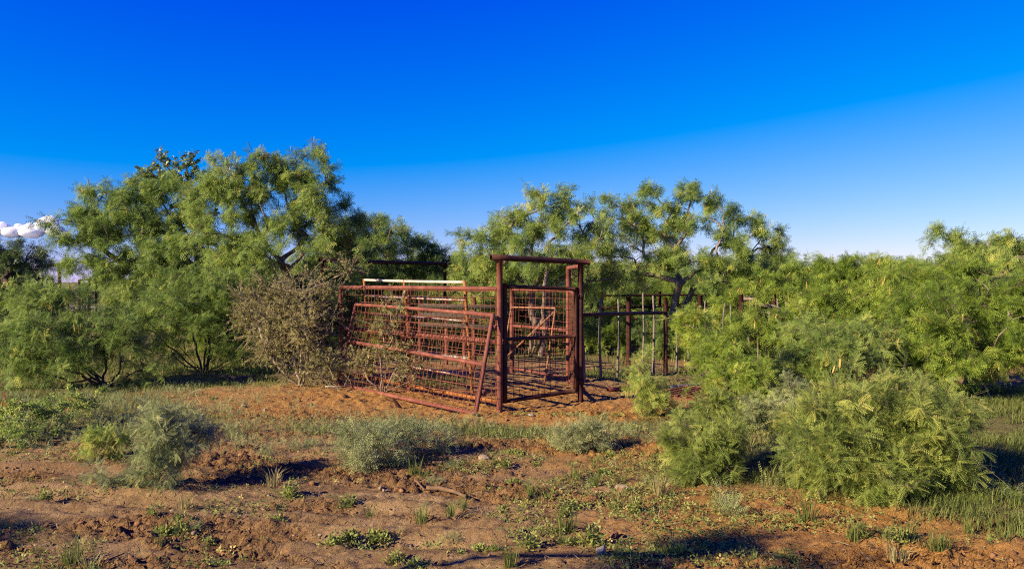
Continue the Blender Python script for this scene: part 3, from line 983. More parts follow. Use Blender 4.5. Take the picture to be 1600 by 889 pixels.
    ln = tl * rng.uniform(.40, 1.10, nt) * np.where(rng.random(nt) < .10, 1.8 if bush else 1.3, 1.0)
    st = NP[own]; dp = np.array([0, 0, -1.])
    for i in range(nt):
        a = st[i]; e = a + dv[i] * ln[i]
        if fr == 'smalloval': mb.tube([a, a + dv[i] * ln[i] * .5 + (0, 0, .03 * ln[i]), e + dp * droop * ln[i] * .5], [twr, twr * .75, twr * .4], 3, False)
        else: mb.tube([a, e + dp * droop * ln[i] * .5], [twr, twr * .4], 3, False)
    tr = mb.build('trunk' if not bush else 'stems', M[bark], root, True)
    # leaves
    n = nt * leaves
    w = np.repeat(np.arange(nt), leaves)
    s = rng.uniform(.12, 1.05, n)
    base_p = st[w] + dv[w] * (ln[w] * s)[:, None]
    base_p[:, 2] -= droop * ln[w] * .5 * s * s
    ld = dv[w] * .55 + rng.normal(size=(n, 3)) * .65; ld[:, 2] -= droop * .8
    nn = rng.normal(size=(n, 3)) * .75; nn[:, 2] += .8
    sz = size * rng.uniform(.65, 1.25, n)
    ctint = rng.normal(size=len(cs)) * tspread * .4
    ttint = rng.normal(size=nt) * tspread * .6
    tint = np.clip(tint0 + ctint[cl[w]] + ttint[w] + rng.normal(size=n) * tspread * .6, 0, 1)
    keep = base_p[:, 2] > .02
    V, Fc, T = scatter(FR[fr], base_p[keep], ld[keep], nn[keep], sz[keep], tint[keep])
    mesh_np('crown' if not bush else 'foliage', V, [Fc], M[mat], root, attrs={'tint': T})
    TRIS[0] += len(Fc) * (Fc.shape[1] - 2)
    for nm, cntp, mt, L_ in (('seed_pods', pods, 'pod', .15 if tl > .22 else .075), ('dead_leaves', red, 'red_pod', .14 if tl > .22 else .08)):
        if not cntp: continue
        if nm == 'dead_leaves':
            h = rng.integers(0, nt, max(2, cntp // 14)); w = np.concatenate([np.full(14, q) for q in h])
        else:
            h = rng.integers(0, nt, max(3, cntp // 4)); w = np.concatenate([np.full(4, q) for q in h])
        c = len(w)
        p0 = st[w] + dv[w] * (ln[w] * rng.uniform(.6, 1, c))[:, None] + rng.normal(size=(c, 3)) * .03
        pv = np.array([[0, -.004, 0], [0, .004, 0], [.35, .006, .02], [.35, -.006, .02], [.7, .006, .10], [.7, -.006, .10], [1, 0, .2]]) * (L_, 1, L_)
        tv = [[0, 1, 2], [0, 2, 3], [3, 2, 4], [3, 4, 5], [5, 4, 6]]
        dd = rng.normal(size=(c, 3)) * .35 + (0, 0, -1)
        V, Fc, T = scatter((pv, np.array(tv)), p0, dd, rng.normal(size=(c, 3)), rng.uniform(.6, 1.2, c), rng.random(c))
        mesh_np(nm, V, [Fc], M[mt], root, attrs={'tint': T}, kind='stuff')
    return root


def cl(u, v, ru, rv, Y, dep=None):
    c = at(u, v, Y); k = Y / F
    rx, rz = ru * k, rv * k
    return c, np.array([rx, dep if dep else (rx + rz) * .5, rz])


def gx(u, Y): return ((u - 800) / F * Y, Y)


# --- trees
plant('mesquite_tree', 'tallest feathery mesquite tree, rising behind the grey thorn bush', 'tree', gx(425, 16.5),
      [cl(430, 312, 80, 64, 16.3), cl(402, 272, 30, 30, 16.3), cl(365, 285, 36, 30, 16.2), cl(455, 268, 36, 28, 16.5), cl(320, 300, 34, 26, 16.4), cl(478, 275, 42, 40, 16.6), cl(345, 320, 62, 56, 16.0), cl(498, 345, 44, 56, 16.4),
       cl(430, 385, 105, 52, 15.8), cl(528, 345, 30, 36, 16.8), cl(555, 375, 30, 30, 16.8), cl(590, 398, 26, 16, 17), cl(370, 400, 70, 55, 15.4), cl(520, 405, 50, 40, 16)],
      nodes=370, twigs=6, leaves=7, tl=.46, size=1.12, trunk_r=.085, stems=3, pods=300, red=110, tint0=.50)
plant('mesquite_tree', 'broad mesquite tree with a leaning rounded crown beside the small white cloud', 'tree', gx(235, 18),
      [cl(170, 325, 55, 36, 18), cl(135, 392, 48, 40, 17.5), cl(215, 370, 66, 60, 17.6), cl(262, 350, 56, 66, 18), cl(195, 300, 36, 22, 18.2), cl(108, 362, 22, 16, 17.6),
       cl(205, 420, 44, 24, 17), cl(285, 420, 60, 55, 17.2), cl(125, 335, 24, 14, 18), cl(235, 300, 40, 24, 18.2), cl(275, 315, 34, 30, 17.6)],
      nodes=350, twigs=6, leaves=7, tl=.46, size=1.15, trunk_r=.09, stems=2, pods=120, tint0=.40, bark='dark_bark')
plant('broadleaf_tree', 'sparse oval-leaved tree whose bare grey limbs poke out above the mesquites', 'tree', gx(300, 18.7),
      [cl(238, 258, 16, 16, 18.7), cl(262, 272, 28, 20, 18.7), cl(292, 262, 12, 20, 18.7), cl(240, 285, 30, 18, 18.7), cl(290, 292, 26, 20, 18.7), cl(300, 350, 40, 40, 18.7)],
      nodes=150, twigs=5, leaves=5, tl=.34, fr='oval', size=.75, mat='leaf_dark', bark='bark', trunk_r=.035, stems=3, droop=.1, hollow=.5, twr=.006)
plant('mesquite_tree', 'low rounded mesquite behind the dark pipe beam', 'tree', gx(600, 21),
      [cl(575, 362, 40, 22, 20.6), cl(595, 380, 52, 28, 21), cl(640, 392, 36, 18, 21), cl(690, 408, 26, 18, 21.5), cl(560, 420, 55, 38, 20.5), cl(665, 415, 30, 22, 21.5), cl(610, 440, 70, 40, 21), cl(545, 370, 26, 26, 20.6)],
      nodes=230, twigs=6, leaves=7, tl=.5, size=1.25, trunk_r=.10, stems=2, pods=40, tint0=.45)
plant('mesquite_tree', 'mesquite with slender forked trunks directly behind the pipe gateway', 'tree', gx(838, 17.0),
      [cl(785, 345, 34, 26, 17), cl(848, 335, 46, 32, 17.2), cl(765, 392, 34, 32, 16.8), cl(845, 385, 70, 40, 16.6), cl(910, 345, 44, 34, 17.3), cl(925, 410, 56, 44, 17),
       cl(888, 312, 14, 13, 17.2), cl(738, 372, 14, 12, 17), cl(760, 430, 46, 34, 16.6), cl(860, 430, 60, 30, 16.4), cl(735, 420, 22, 22, 17)],
      nodes=225, twigs=6, leaves=7, tl=.46, size=1.15, trunk_r=.09, stems=4, pods=200, tint0=.58)
plant('mesquite_tree', 'open crowned mesquite with pinkish twisted trunk and a long side limb', 'tree', gx(1032, 18.0),
      [cl(985, 340, 32, 26, 18), cl(1020, 325, 36, 26, 18), cl(1078, 312, 26, 22, 18.2), cl(1066, 296, 12, 10, 18.2), cl(1112, 335, 16, 22, 18), cl(1160, 328, 18, 18, 18.3),
       cl(1178, 352, 20, 15, 18.3), cl(1212, 376, 16, 22, 18.4), cl(1185, 385, 36, 14, 18.2), cl(1140, 385, 36, 26, 17.8), cl(1060, 380, 46, 30, 17.6), cl(985, 405, 52, 40, 17.4),
       cl(1100, 425, 60, 30, 17.6), cl(1040, 350, 40, 26, 18), cl(1165, 420, 40, 22, 17.8), cl(960, 330, 22, 16, 18.2)],
      nodes=235, twigs=6, leaves=7, tl=.40, size=1.15, trunk_r=.085, stems=2, pods=140, tint0=.52, hollow=.3)
plant('mesquite_tree', 'low mesquite in the thicket at the open end of the cedar stick fence', 'tree', gx(1215, 17.5),
      [cl(1190, 440, 44, 28, 17.5), cl(1240, 425, 34, 18, 18), cl(1225, 470, 56, 34, 17), cl(1160, 470, 40, 34, 16.6), cl(1265, 450, 40, 28, 17.6), cl(1200, 490, 40, 24, 14.8), cl(1235, 510, 34, 24, 14.4)],
      nodes=170, twigs=6, leaves=7, tl=.42, size=1.1, trunk_r=.07, stems=4, pods=160, mat='leaf_yellow', tint0=.40)
plant('mesquite_tree', 'level topped mesquite thicket tree left of the tall yellow-green one', 'tree', gx(1340, 16.0),
      [cl(1320, 428, 40, 18, 16.5), cl(1300, 460, 56, 40, 16), cl(1370, 440, 50, 32, 16), cl(1312, 410, 9, 9, 16.5), cl(1345, 480, 70, 44, 15.2), cl(1290, 500, 40, 40, 15.0), cl(1400, 425, 30, 18, 16.4)],
      nodes=230, twigs=6, leaves=7, tl=.42, size=1.1, trunk_r=.08, stems=3, pods=260, mat='leaf_yellow', tint0=.42)
plant('mesquite_tree', 'tall mesquite with bare sprawling top limbs above the yellow-green thicket', 'tree', gx(1540, 15.5),
      [cl(1468, 366, 15, 9, 15.6), cl(1486, 395, 24, 18, 15.5), cl(1512, 382, 16, 11, 15.6), cl(1560, 385, 22, 13, 15.6), cl(1585, 400, 34, 20, 15.5), cl(1535, 415, 56, 26, 15.2), cl(1620, 395, 30, 24, 15.6)],
      nodes=150, twigs=6, leaves=7, tl=.36, size=1.05, trunk_r=.10, stems=2, pods=60, tint0=.50)
plant('mesquite_tree', 'bushy yellow-green mesquite drooping to the ground at the edge of the grass', 'tree', gx(1520, 11.6),
      [cl(1435, 510, 52, 60, 11.0), cl(1490, 465, 66, 50, 11.5), cl(1560, 510, 66, 70, 11.2), cl(1425, 452, 36, 26, 11.8), cl(1610, 470, 50, 50, 11.8), cl(1470, 550, 60, 44, 10.6), cl(1590, 560, 50, 34, 10.9)],
      nodes=300, twigs=6, leaves=7, tl=.34, fr='mid', size=1.05, trunk_r=.09, stems=3, pods=160, mat='leaf_yellow', tint0=.47, red=28)
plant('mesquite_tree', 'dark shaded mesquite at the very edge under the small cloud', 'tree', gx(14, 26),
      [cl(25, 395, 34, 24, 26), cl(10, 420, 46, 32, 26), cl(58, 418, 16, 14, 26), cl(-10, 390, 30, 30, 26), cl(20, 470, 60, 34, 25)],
      nodes=130, twigs=6, leaves=7, tl=.6, size=1.5, mat='leaf_dark', bark='dark_bark', trunk_r=.13, stems=2, tint0=.12)  # dark leaf and low tint paint this tree as if in shade

# --- bushes and shrubs
plant('mesquite_bush', 'wide spreading mesquite bush on thin dark stems in the shaded weeds', 'bush', gx(165, 12.2),
      [cl(20, 570, 36, 18, 11.8), cl(95, 575, 34, 14, 11.6), cl(215, 570, 26, 16, 12), cl(70, 525, 52, 34, 12), cl(150, 515, 52, 38, 12.2), cl(92, 472, 40, 26, 12.4), cl(35, 478, 36, 24, 12.6), cl(196, 535, 26, 26, 12), cl(50, 552, 36, 20, 11.8)],
      nodes=120, twigs=6, leaves=6, tl=.34, fr='mid', size=1.05, bark='dark_bark', trunk_r=.022, stems=9, pods=50, bush=True, tint0=.40, hollow=.2)
plant('mesquite_bush', 'feathery mesquite bush fanning out of the dark soil mound on slanting stems', 'bush', gx(318, 14.0),
      [cl(375, 545, 30, 26, 13.8), cl(250, 545, 28, 18, 13.6), cl(265, 470, 58, 48, 14), cl(330, 460, 52, 48, 14.2), cl(235, 505, 32, 28, 13.8), cl(362, 505, 32, 32, 14), cl(300, 505, 40, 24, 13.8), cl(380, 450, 36, 36, 14.5)],
      nodes=130, twigs=6, leaves=7, tl=.36, fr='mid', size=1.05, bark='dark_bark', trunk_r=.025, stems=9, pods=40, bush=True, tint0=.42, hollow=.2)
plant('thorn_bush', 'grey tangled thorn bush crowding the end of the pen fence', 'bush', gx(468, 12.3),
      [cl(465, 505, 46, 56, 12.4), cl(432, 540, 36, 40, 12.3), cl(484, 522, 26, 46, 12.2), cl(515, 572, 20, 18, 11.9), cl(480, 445, 44, 22, 12.6), cl(490, 575, 44, 20, 12), cl(545, 425, 12, 10, 12.4), cl(425, 455, 30, 34, 12.7), cl(400, 520, 26, 34, 12.8), cl(385, 480, 24, 28, 13.2)],
      nodes=150, twigs=13, leaves=7, tl=.36, fr='smalloval', size=1.0, mat='leaf_grey', bark='grey_twig', trunk_r=.024, stems=8, bush=True, tint0=.46, droop=.05, twr=.0048, wild=1.1, hollow=.1)
plant('thorn_bush', 'straggly thorn bush growing through the wires of the tilted panel', 'bush', gx(600, 11.45),
      [cl(602, 528, 26, 28, 11.3), cl(630, 558, 30, 24, 11.0), cl(572, 568, 26, 24, 11.5), cl(615, 485, 22, 16, 11.4), cl(650, 585, 30, 16, 10.8)],
      nodes=50, twigs=6, leaves=7, tl=.22, fr='smalloval', size=1.0, mat='leaf_grey', bark='grey_twig', trunk_r=.016, stems=6, bush=True, tint0=.55, droop=.05, twr=.003, wild=1.0, hollow=.15)
plant('mesquite_bush', 'bushy yellow-green mesquite shrub in front of the thicket, above the grass strip', 'bush', gx(1290, 10.4),
      [cl(1290, 560, 48, 40, 10.3), cl(1245, 580, 36, 34, 10.3), cl(1320, 590, 44, 34, 10), cl(1262, 525, 26, 24, 10.6), cl(1345, 545, 40, 40, 10.6)],
      nodes=115, twigs=6, leaves=7, tl=.27, fr='mid', size=.9, trunk_r=.022, stems=6, bush=True, tint0=.50, pods=30)
plant('mesquite_bush', 'largest feathery shrub, dome shaped on the grass nearest the viewer', 'bush', gx(1370, 6.15),
      [cl(1268, 690, 30, 30, 6.3), cl(1250, 655, 22, 16, 6.9), cl(1360, 662, 92, 46, 6.2), cl(1312, 705, 46, 44, 6.0), cl(1430, 690, 68, 58, 6.1), cl(1390, 622, 46, 20, 6.5), cl(1480, 650, 32, 22, 6.2), cl(1370, 730, 66, 30, 5.9), cl(1312, 640, 34, 26, 6.5), cl(1470, 740, 34, 26, 6)],
      nodes=210, twigs=6, leaves=7, tl=.21, fr='near', size=1.0, mat='leaf_pale', trunk_r=.018, stems=8, bush=True, tint0=.45, tspread=.32, droop=.2, twr=.0025, pods=30)
plant('mesquite_bush', 'medium shrub with a bright top and silvery foot at the grass edge', 'bush', gx(1110, 6.5),
      [cl(1082, 690, 28, 26, 6.5), cl(1132, 690, 28, 28, 6.6), cl(1112, 645, 22, 20, 6.8), cl(1090, 728, 34, 14, 6.4)],
      nodes=66, twigs=6, leaves=7, tl=.16, fr='near', size=.9, mat='leaf_pale', trunk_r=.014, stems=6, bush=True, tint0=.50, droop=.2, twr=.0025)
plant('mesquite_bush', 'bright green shrub growing over the flat rusty rack', 'bush', gx(1135, 9.4),
      [cl(1122, 560, 30, 28, 9.6), cl(1155, 532, 20, 24, 9.8), cl(1082, 515, 24, 24, 10.4), cl(1178, 592, 30, 24, 9.2), cl(1070, 488, 14, 11, 10.6), cl(1140, 590, 24, 18, 9.2)],
      nodes=88, twigs=6, leaves=7, tl=.22, fr='mid', size=.85, mat='leaf_yellow', trunk_r=.018, stems=6, bush=True, tint0=.45)
plant('mesquite_sapling', 'slim pale sapling standing in front of the cedar stick fence', 'sapling', gx(1020, 9.3),
      [cl(1010, 580, 14, 22, 9.3), cl(1018, 610, 22, 24, 9.3), cl(1025, 632, 26, 14, 9.2)],
      nodes=34, twigs=6, leaves=6, tl=.18, fr='mid', size=.75, mat='leaf', trunk_r=.012, stems=3, bush=True, tint0=.7)
plant('weed_bush', 'silvery grey weed bush with a dark hollow side in front of the pen', 'bush', gx(590, 7.0),
      [cl(565, 690, 26, 24, 7.0), cl(615, 680, 40, 13, 7.3), cl(590, 708, 36, 16, 6.9), cl(665, 686, 36, 10, 7.4), cl(562, 722, 20, 12, 6.7)],
      nodes=75, twigs=7, leaves=8, tl=.17, fr='spray', size=.8, mat='leaf_silver', bark='grey_twig', trunk_r=.010, stems=8, bush=True, tint0=.45, droop=.0, twr=.002)
plant('mesquite_sapling', 'weeping mesquite sapling on bare mud, with one branch trailing along the ground', 'sapling', gx(258, 6.15),
      [cl(258, 690, 26, 34, 6.2), cl(248, 732, 20, 22, 6.1), cl(312, 676, 26, 12, 6.5), cl(270, 640, 10, 16, 6.3), cl(165, 742, 36, 8, 6.2), cl(120, 752, 20, 7, 6.25), cl(230, 670, 18, 14, 6.2)],
      nodes=52, twigs=6, leaves=6, tl=.19, fr='near', size=.9, mat='leaf_silver', trunk_r=.013, stems=3, bush=True, tint0=.45, droop=.5, twr=.0022, pods=20)
plant('mesquite_sapling', 'small drooping seedling beside the weeping sapling', 'sapling', gx(160, 7.1),
      [cl(165, 685, 18, 14, 7.1), cl(150, 695, 10, 10, 7.1)], nodes=16, twigs=5, leaves=6, tl=.16, fr='near', size=.8, mat='leaf', trunk_r=.008, stems=2, bush=True, tint0=.65, droop=.6, twr=.002)
plant('weed_bush', 'compact silvery weed bush on the soil in front of the gateway', 'bush', gx(905, 7.6),
      [cl(900, 690, 26, 14, 7.6), cl(920, 682, 16, 14, 7.6)], nodes=60, twigs=7, leaves=8, tl=.13, fr='spray', size=.7, mat='leaf_silver', bark='grey_twig', trunk_r=.008, stems=6, bush=True, tint0=.6, droop=0, twr=.002)
plant('weed_bush', 'tall ragged green weeds with red dead leaves at the edge of the mud', 'bush', gx(50, 8.3),
      [cl(30, 655, 40, 20, 8.2), cl(80, 645, 34, 18, 8.6), cl(15, 688, 30, 12, 7.7), cl(60, 682, 36, 11, 7.9), cl(130, 625, 36, 14, 9.2)],
      nodes=75, twigs=6, leaves=6, tl=.15, fr='bits', size=.95, mat='leaf', trunk_r=.006, stems=9, bush=True, tint0=.55, red=28, twr=.002)
plant('mesquite_bush', 'pale low shrub between the two big shrubs by the grass', 'bush', gx(1215, 8.6),
      [cl(1205, 640, 30, 16, 8.6), cl(1180, 650, 22, 14, 8.5), cl(1232, 622, 20, 16, 8.8)], nodes=52, twigs=6, leaves=7, tl=.17, fr='mid', size=.75, mat='leaf_silver', trunk_r=.012, stems=5, bush=True, tint0=.55)

print('foliage triangles', TRIS[0])


# --- thicket beyond the fences: copies of three bushes
def copy_thing(o, loc, rz, sc, label=None):
    r = o.copy(); COL.objects.link(r); r.location = loc; r.rotation_euler = (0, 0, rz); r.scale = (sc, sc, sc)
    if label: r['label'] = label
    for ch in o.children:
        c = ch.copy(); COL.objects.link(c); c.parent = r
    return r


def thicket():
    protos = []
    for k, (mt, ti) in enumerate((('leaf', .35), ('leaf', .5), ('leaf_yellow', .35))):
        rr = 1.5
        cs_ = [(np.array([rng.uniform(-1, 1), rng.uniform(-1, 1) + 0, rng.uniform(.9, 2.0)]), np.array([.8, .8, .6])) for _ in range(6)]
        cs_.append((np.array([0, 0, .7]), np.array([1.3, 1.2, .6])))
        p = plant('brush_bush', 'one of the many feathery bushes in the thicket far beyond the pen', 'bush', (0, 0), cs_, nodes=130, twigs=6, leaves=6, tl=.5, fr='far', size=1.5,
                  mat=mt, trunk_r=.05, stems=5, bush=True, tint0=ti, group='bushes of the thicket beyond the pen')
        protos.append(p)
    spots = []
    for u in range(-60, 1700, 62):
        spots.append((u + rng.uniform(-20, 20), rng.uniform(24, 29), rng.uniform(.75, 1.0)))
    for u in range(-60, 1700, 80):
        if 100 < u < 240: continue
        spots.append((u + rng.uniform(-20, 20), rng.uniform(36, 48), rng.uniform(1.0, 1.3)))
    for u in range(-60, 1700, 90):
        spots.append((u + rng.uniform(-20, 20), rng.uniform(62, 80), rng.uniform(1.3, 1.8)))
    for u, Y, s in ((330, 20.5, .8), (430, 20, .8), (500, 19.5, .75), (730, 20.5, .7), (800, 21, .75), (880, 20, .75), (960, 21.5, .8), (1040, 21.5, .75), (1110, 20.5, .8), (1260, 20, .8), (1440, 16, .8), (1600, 17, .8), (240, 21, .7)):
        spots.append((u, Y, s))
    for u, Y, s in ((345, 17.5, .40), (400, 15.6, .40), (-40, 15, .4), (30, 18.5, .36), (1040, 16.8, .42), (1120, 17.2, .42), (950, 17.5, .4), (1180, 17.5, .45), (700, 17.6, .42), (620, 18, .45), (860, 18.2, .4)):
        spots.append((u, Y, s))
    used = [False] * 3
    KIND = {0: ('low feathery bush on the shaded ground between the pen and the thicket', 'low bushes between the pen and the thicket'), 1: ('dense feathery bush in the front row of the thicket behind the trees', 'bushes of the front row of the thicket'), 2: ('far-off bush in the back rows of the thicket', 'bushes of the back rows of the thicket')}
    for i, (u, Y, s) in enumerate(spots):
        if 62 < u < 240 and 19 < Y < 60: continue
        if 90 < u < 250 and Y >= 60: s *= .55
        x = (u - 800) / F * Y; k = i % 3
        loc = (x, Y, gz1(x, Y) - .05); rz = rng.uniform(0, 6.28)
        if not used[k]:
            o = protos[k]; o.location = loc; o.rotation_euler = (0, 0, rz); o.scale = (s, s, s); used[k] = True
        else:
            o = copy_thing(protos[k], loc, rz, s)
        o['label'], o['group'] = KIND[0 if s < .5 else 1 if Y < 32 else 2]



thicket()

# tree that stands to the side of the frame, towards the sun, and dapples the near ground
plant('mesquite_tree', 'mesquite standing out of view whose shade falls on the near mud', 'tree', (-6.4, .9),
      [(np.array([-8.6, 2.2, 2.2]), np.array([.7, .5, .35])), (np.array([-3.15, 2.0, 2.5]), np.array([.42, .24, .13]))],
      nodes=40, twigs=6, leaves=6, tl=.4, size=1.3, trunk_r=.07, stems=1)


# ------------------------------------------------------------------ grass and small growth
def blades(P, H, lean, W, tint, name, label, mat='grass'):
    n = len(P)
    az = rng.uniform(0, 2 * math.pi, n)
    d = np.stack([np.cos(az), np.sin(az), np.zeros(n)], 1); s = np.stack([-np.sin(az), np.cos(az), np.zeros(n)], 1)
    up = np.array([0, 0, 1.])
    b0 = P - s * W[:, None]; b1 = P + s * W[:, None]
    m = P + up * (H * .6)[:, None] + d * (H * lean * .35)[:, None]
    m0 = m - s * (W * .75)[:, None]; m1 = m + s * (W * .75)[:, None]
    tp = P + up * (H * (1 - .25 * lean))[:, None] + d * (H * lean)[:, None]
    V = np.stack([b0, b1, m1, m0, tp], 1).reshape(-1, 3)
    k = np.arange(n)[:, None] * 5
    q = k + np.array([[0, 1, 2, 3]]); t = k + np.array([[3, 2, 4]])
    o = mesh_np(name, V, [q, t], M[mat], attrs={'tint': np.repeat(tint, 5)})
    tag(o, label, 'grass', kind='stuff')
    return o


def grass_points(n, x0, x1, y0, y1, thr=.35, dens=green_mask):
    x = rng.uniform(x0, x1, n); y = rng.uniform(y0, y1, n)
    g = dens(x, y) * sstep(.40, .60, fbm(x * 1.9, y * 3.1, 3, 55))
    ok = (rng.random(n) < g) & (np.abs(x) < .72 * y + .4)
    return np.stack([x[ok], y[ok], gz(x[ok], y[ok]) + .004], 1)


P = grass_points(190000, -10, 10.5, 5.0, 15)
n = len(P)
far_b = P[:, 1] / 7.0
blades(P, rng.uniform(.03, .11, n) * np.where(P[:, 0] > 2.8, 1.3, 1.0), rng.uniform(.2, .9, n), .0028 * np.maximum(far_b, .9) * rng.uniform(.7, 1.3, n),
       np.clip(.42 + .5 * (fbm(P[:, 0] * 1.3, P[:, 1] * 1.3, 3, 66) - .45) + rng.normal(size=n) * .16, 0, 1), 'grass', 'short mixed green and straw grass growing over the soil')
P = grass_points(120000, 2.0, 9, 4.9, 12)
n = len(P)
blades(P, rng.uniform(.04, .16, n), rng.uniform(.3, 1.1, n), .0027 * rng.uniform(.6, 1.3, n),
       np.clip(.48 + .6 * (fbm(P[:, 0] * 1.1, P[:, 1] * 1.1, 3, 67) - .45) + rng.normal(size=n) * .13, 0, 1), 'shrub_grass', 'thick green grass round the feet of the shrubs')
P = grass_points(70000, -30, 30, 14, 42, dens=lambda x, y: green_mask(x, y) * .8 + .2)
n = len(P)
blades(P, rng.uniform(.10, .35, n), rng.uniform(.2, .8, n), .012 * rng.uniform(.7, 1.3, n) * P[:, 1] / 20, np.clip(.5 + rng.normal(size=n) * .2, 0, 1), 'far_grass', 'rough dry grass under the trees and around the far clearing')


def ground_cover():
    """low silvery weeds forming mats"""
    x = rng.uniform(-9, 7, 24000); y = rng.uniform(5.8, 12.5, 24000)
    g = 1.0 * blob(x, y, -1.35, 8.55, 1.1, .38) + 1.0 * blob(x, y, 1.25, 8.45, .95, .36) + .9 * blob(x, y, -.1, 8.8, 1.6, .18) + 1.0 * blob(x, y, -5.2, 9.3, 2.2, 1.3) + .45 * blob(x, y, -6, 11, 2, 1.2) \
        + .9 * blob(x, y, 2.2, 6.3, 1.0, .35) + .7 * blob(x, y, 3.4, 6.0, 1.0, .4) + .8 * blob(x, y, -2.5, 7.6, .7, .3) + .6 * blob(x, y, 2.0, 8.0, .7, .8)
    g = g * sstep(.34, .6, fbm(x * 2.3, y * 2.8, 3, 58))
    ok = (rng.random(len(x)) < g * .9)
    x, y = x[ok], y[ok]; n = len(x)
    k = 4
    xs = np.repeat(x, k) + rng.normal(size=n * k) * .03; ys = np.repeat(y, k) + rng.normal(size=n * k) * .03
    hh = np.repeat(rng.uniform(.03, .17, n), k) * rng.uniform(.2, 1, n * k)
    Pp = np.stack([xs, ys, gz(xs, ys) + hh * .55], 1)
    d = rng.normal(size=(n * k, 3)) * .6; d[:, 2] = np.abs(d[:, 2]) + .5
    V, Fc, T = scatter(FR['spray'], Pp, d, rng.normal(size=(n * k, 3)), rng.uniform(.4, .85, n * k), np.clip(.45 + np.repeat(rng.normal(size=n), k) * .16 + rng.normal(size=n * k) * .1, 0, 1))
    o = mesh_np('ground_cover', V, [Fc], M['leaf_silver'], attrs={'tint': T})
    tag(o, 'low silvery green weed mats spreading over the soil', 'weeds', kind='stuff')
    print('cover', n * k, len(Fc))


ground_cover()


def tiny_weeds():
    n = 100000
    x = rng.uniform(-6, 6, n); y = 4.3 + 5.2 * rng.random(n) ** 1.2
    g = sstep(.50, .68, fbm(x * 1.7, y * 2.4, 4, 101)) * (.45 + .55 * sstep(-1.5, .5, x)) * .8
    ok = (rng.random(n) < g) & (abs(x) < .72 * y)
    x, y = x[ok], y[ok]; n = len(x)
    d = rng.normal(size=(n, 3)) * .7; d[:, 2] = np.abs(d[:, 2]) + .2
    V, Fc, T = scatter(FR['bits'], np.stack([x, y, gz(x, y) + rng.uniform(0, .035, n)], 1), d, rng.normal(size=(n, 3)) * .5 + (0, 0, 1), rng.uniform(.3, .8, n), np.clip(.45 + rng.normal(size=n) * .22, 0, 1))
    o = mesh_np('tiny_weeds', V, [Fc], M['weed'], attrs={'tint': T}); tag(o, 'tiny green weeds coming up in patches through the mud', 'weeds', kind='stuff')
    n = 14000
    x = rng.uniform(-6, 6, n); y = rng.uniform(4.3, 11, n)
    ok = (rng.random(n) < .25 + .75 * sstep(.45, .6, fbm(x * 1.2, y * 1.6, 3, 105))) & (abs(x) < .72 * y); x, y = x[ok], y[ok]; n = len(x)
    d = rng.normal(size=(n, 3)) * (1, 1, .12)
    st = np.array([[0, -.0028, 0], [0, .0028, 0], [.06, .0018, .006], [.06, -.0018, .006]]), np.array([[0, 1, 2, 3]])
    V, Fc, T = scatter(st, np.stack([x, y, gz(x, y) + .014], 1), d, rng.normal(size=(n, 3)) * .2 + (0, 0, 1), rng.uniform(.4, 1.4, n), np.clip(.9 + rng.normal(size=n) * .15, 0, 1))
    o = mesh_np('plant_litter', V, [Fc], M['grass'], attrs={'tint': T}); tag(o, 'dry stalks and leaf litter lying on the mud', 'litter', kind='stuff')


tiny_weeds()



# --- single weeds
def weed_mesh(kind):
    if kind in ('grass_tuft', 'dry_tuft'):
        n = 46
        p = rng.normal(size=(n, 3)) * (.022, .022, 0)
        az = np.arctan2(p[:, 1], p[:, 0]) + rng.normal(size=n) * .6
        H = rng.uniform(.06, .17, n); W = np.full(n, .0026); ln = rng.uniform(.2, .8, n)
        d = np.stack([np.cos(az), np.sin(az), np.zeros(n)], 1); s = np.stack([-np.sin(az), np.cos(az), np.zeros(n)], 1); up = np.array([0, 0, 1.])
        m = p + up * (H * .6)[:, None] + d * (H * ln * .35)[:, None]; tp = p + up * (H * (1 - .25 * ln))[:, None] + d * (H * ln)[:, None]
        V = np.stack([p - s * W[:, None], p + s * W[:, None], m + s * W[:, None] * .8, m - s * W[:, None] * .8, tp], 1).reshape(-1, 3)
        k = np.arange(n)[:, None] * 5
        t0 = .35 if kind == 'grass_tuft' else .88
        return mesh_np(kind, V, [k + np.array([[0, 1, 2, 3]]), k + np.array([[3, 2, 4]])], M['grass'], attrs={'tint': np.repeat(np.clip(t0 + rng.normal(size=n) * .13, 0, 1), 5)})
    n = {'leafy_weed': 90, 'silver_weed': 150, 'creeping_weed': 110}[kind]
    flat = {'leafy_weed': 1.0, 'silver_weed': .8, 'creeping_weed': .35}[kind]
    v = rng.normal(size=(n, 3)); v[:, 2] = np.abs(v[:, 2]); v /= np.linalg.norm(v, axis=1)[:, None]
    p = v * rng.uniform(.15, 1, n)[:, None] * (.085, .085, .13 * flat)
    d = v + rng.normal(size=(n, 3)) * .5; d[:, 2] += .3
    V, Fc, T = scatter(FR['spray'] if kind == 'silver_weed' else FR['bits'], p, d, rng.normal(size=(n, 3)) + (0, 0, 1), rng.uniform(.35, .6, n) if kind == 'silver_weed' else rng.uniform(.6, 1.2, n), np.clip(.5 + rng.normal(size=n) * .18, 0, 1))
    mt = M['leaf_silver'] if kind == 'silver_weed' else M['weed']
    return mesh_np(kind, V, [Fc], mt, attrs={'tint': T})


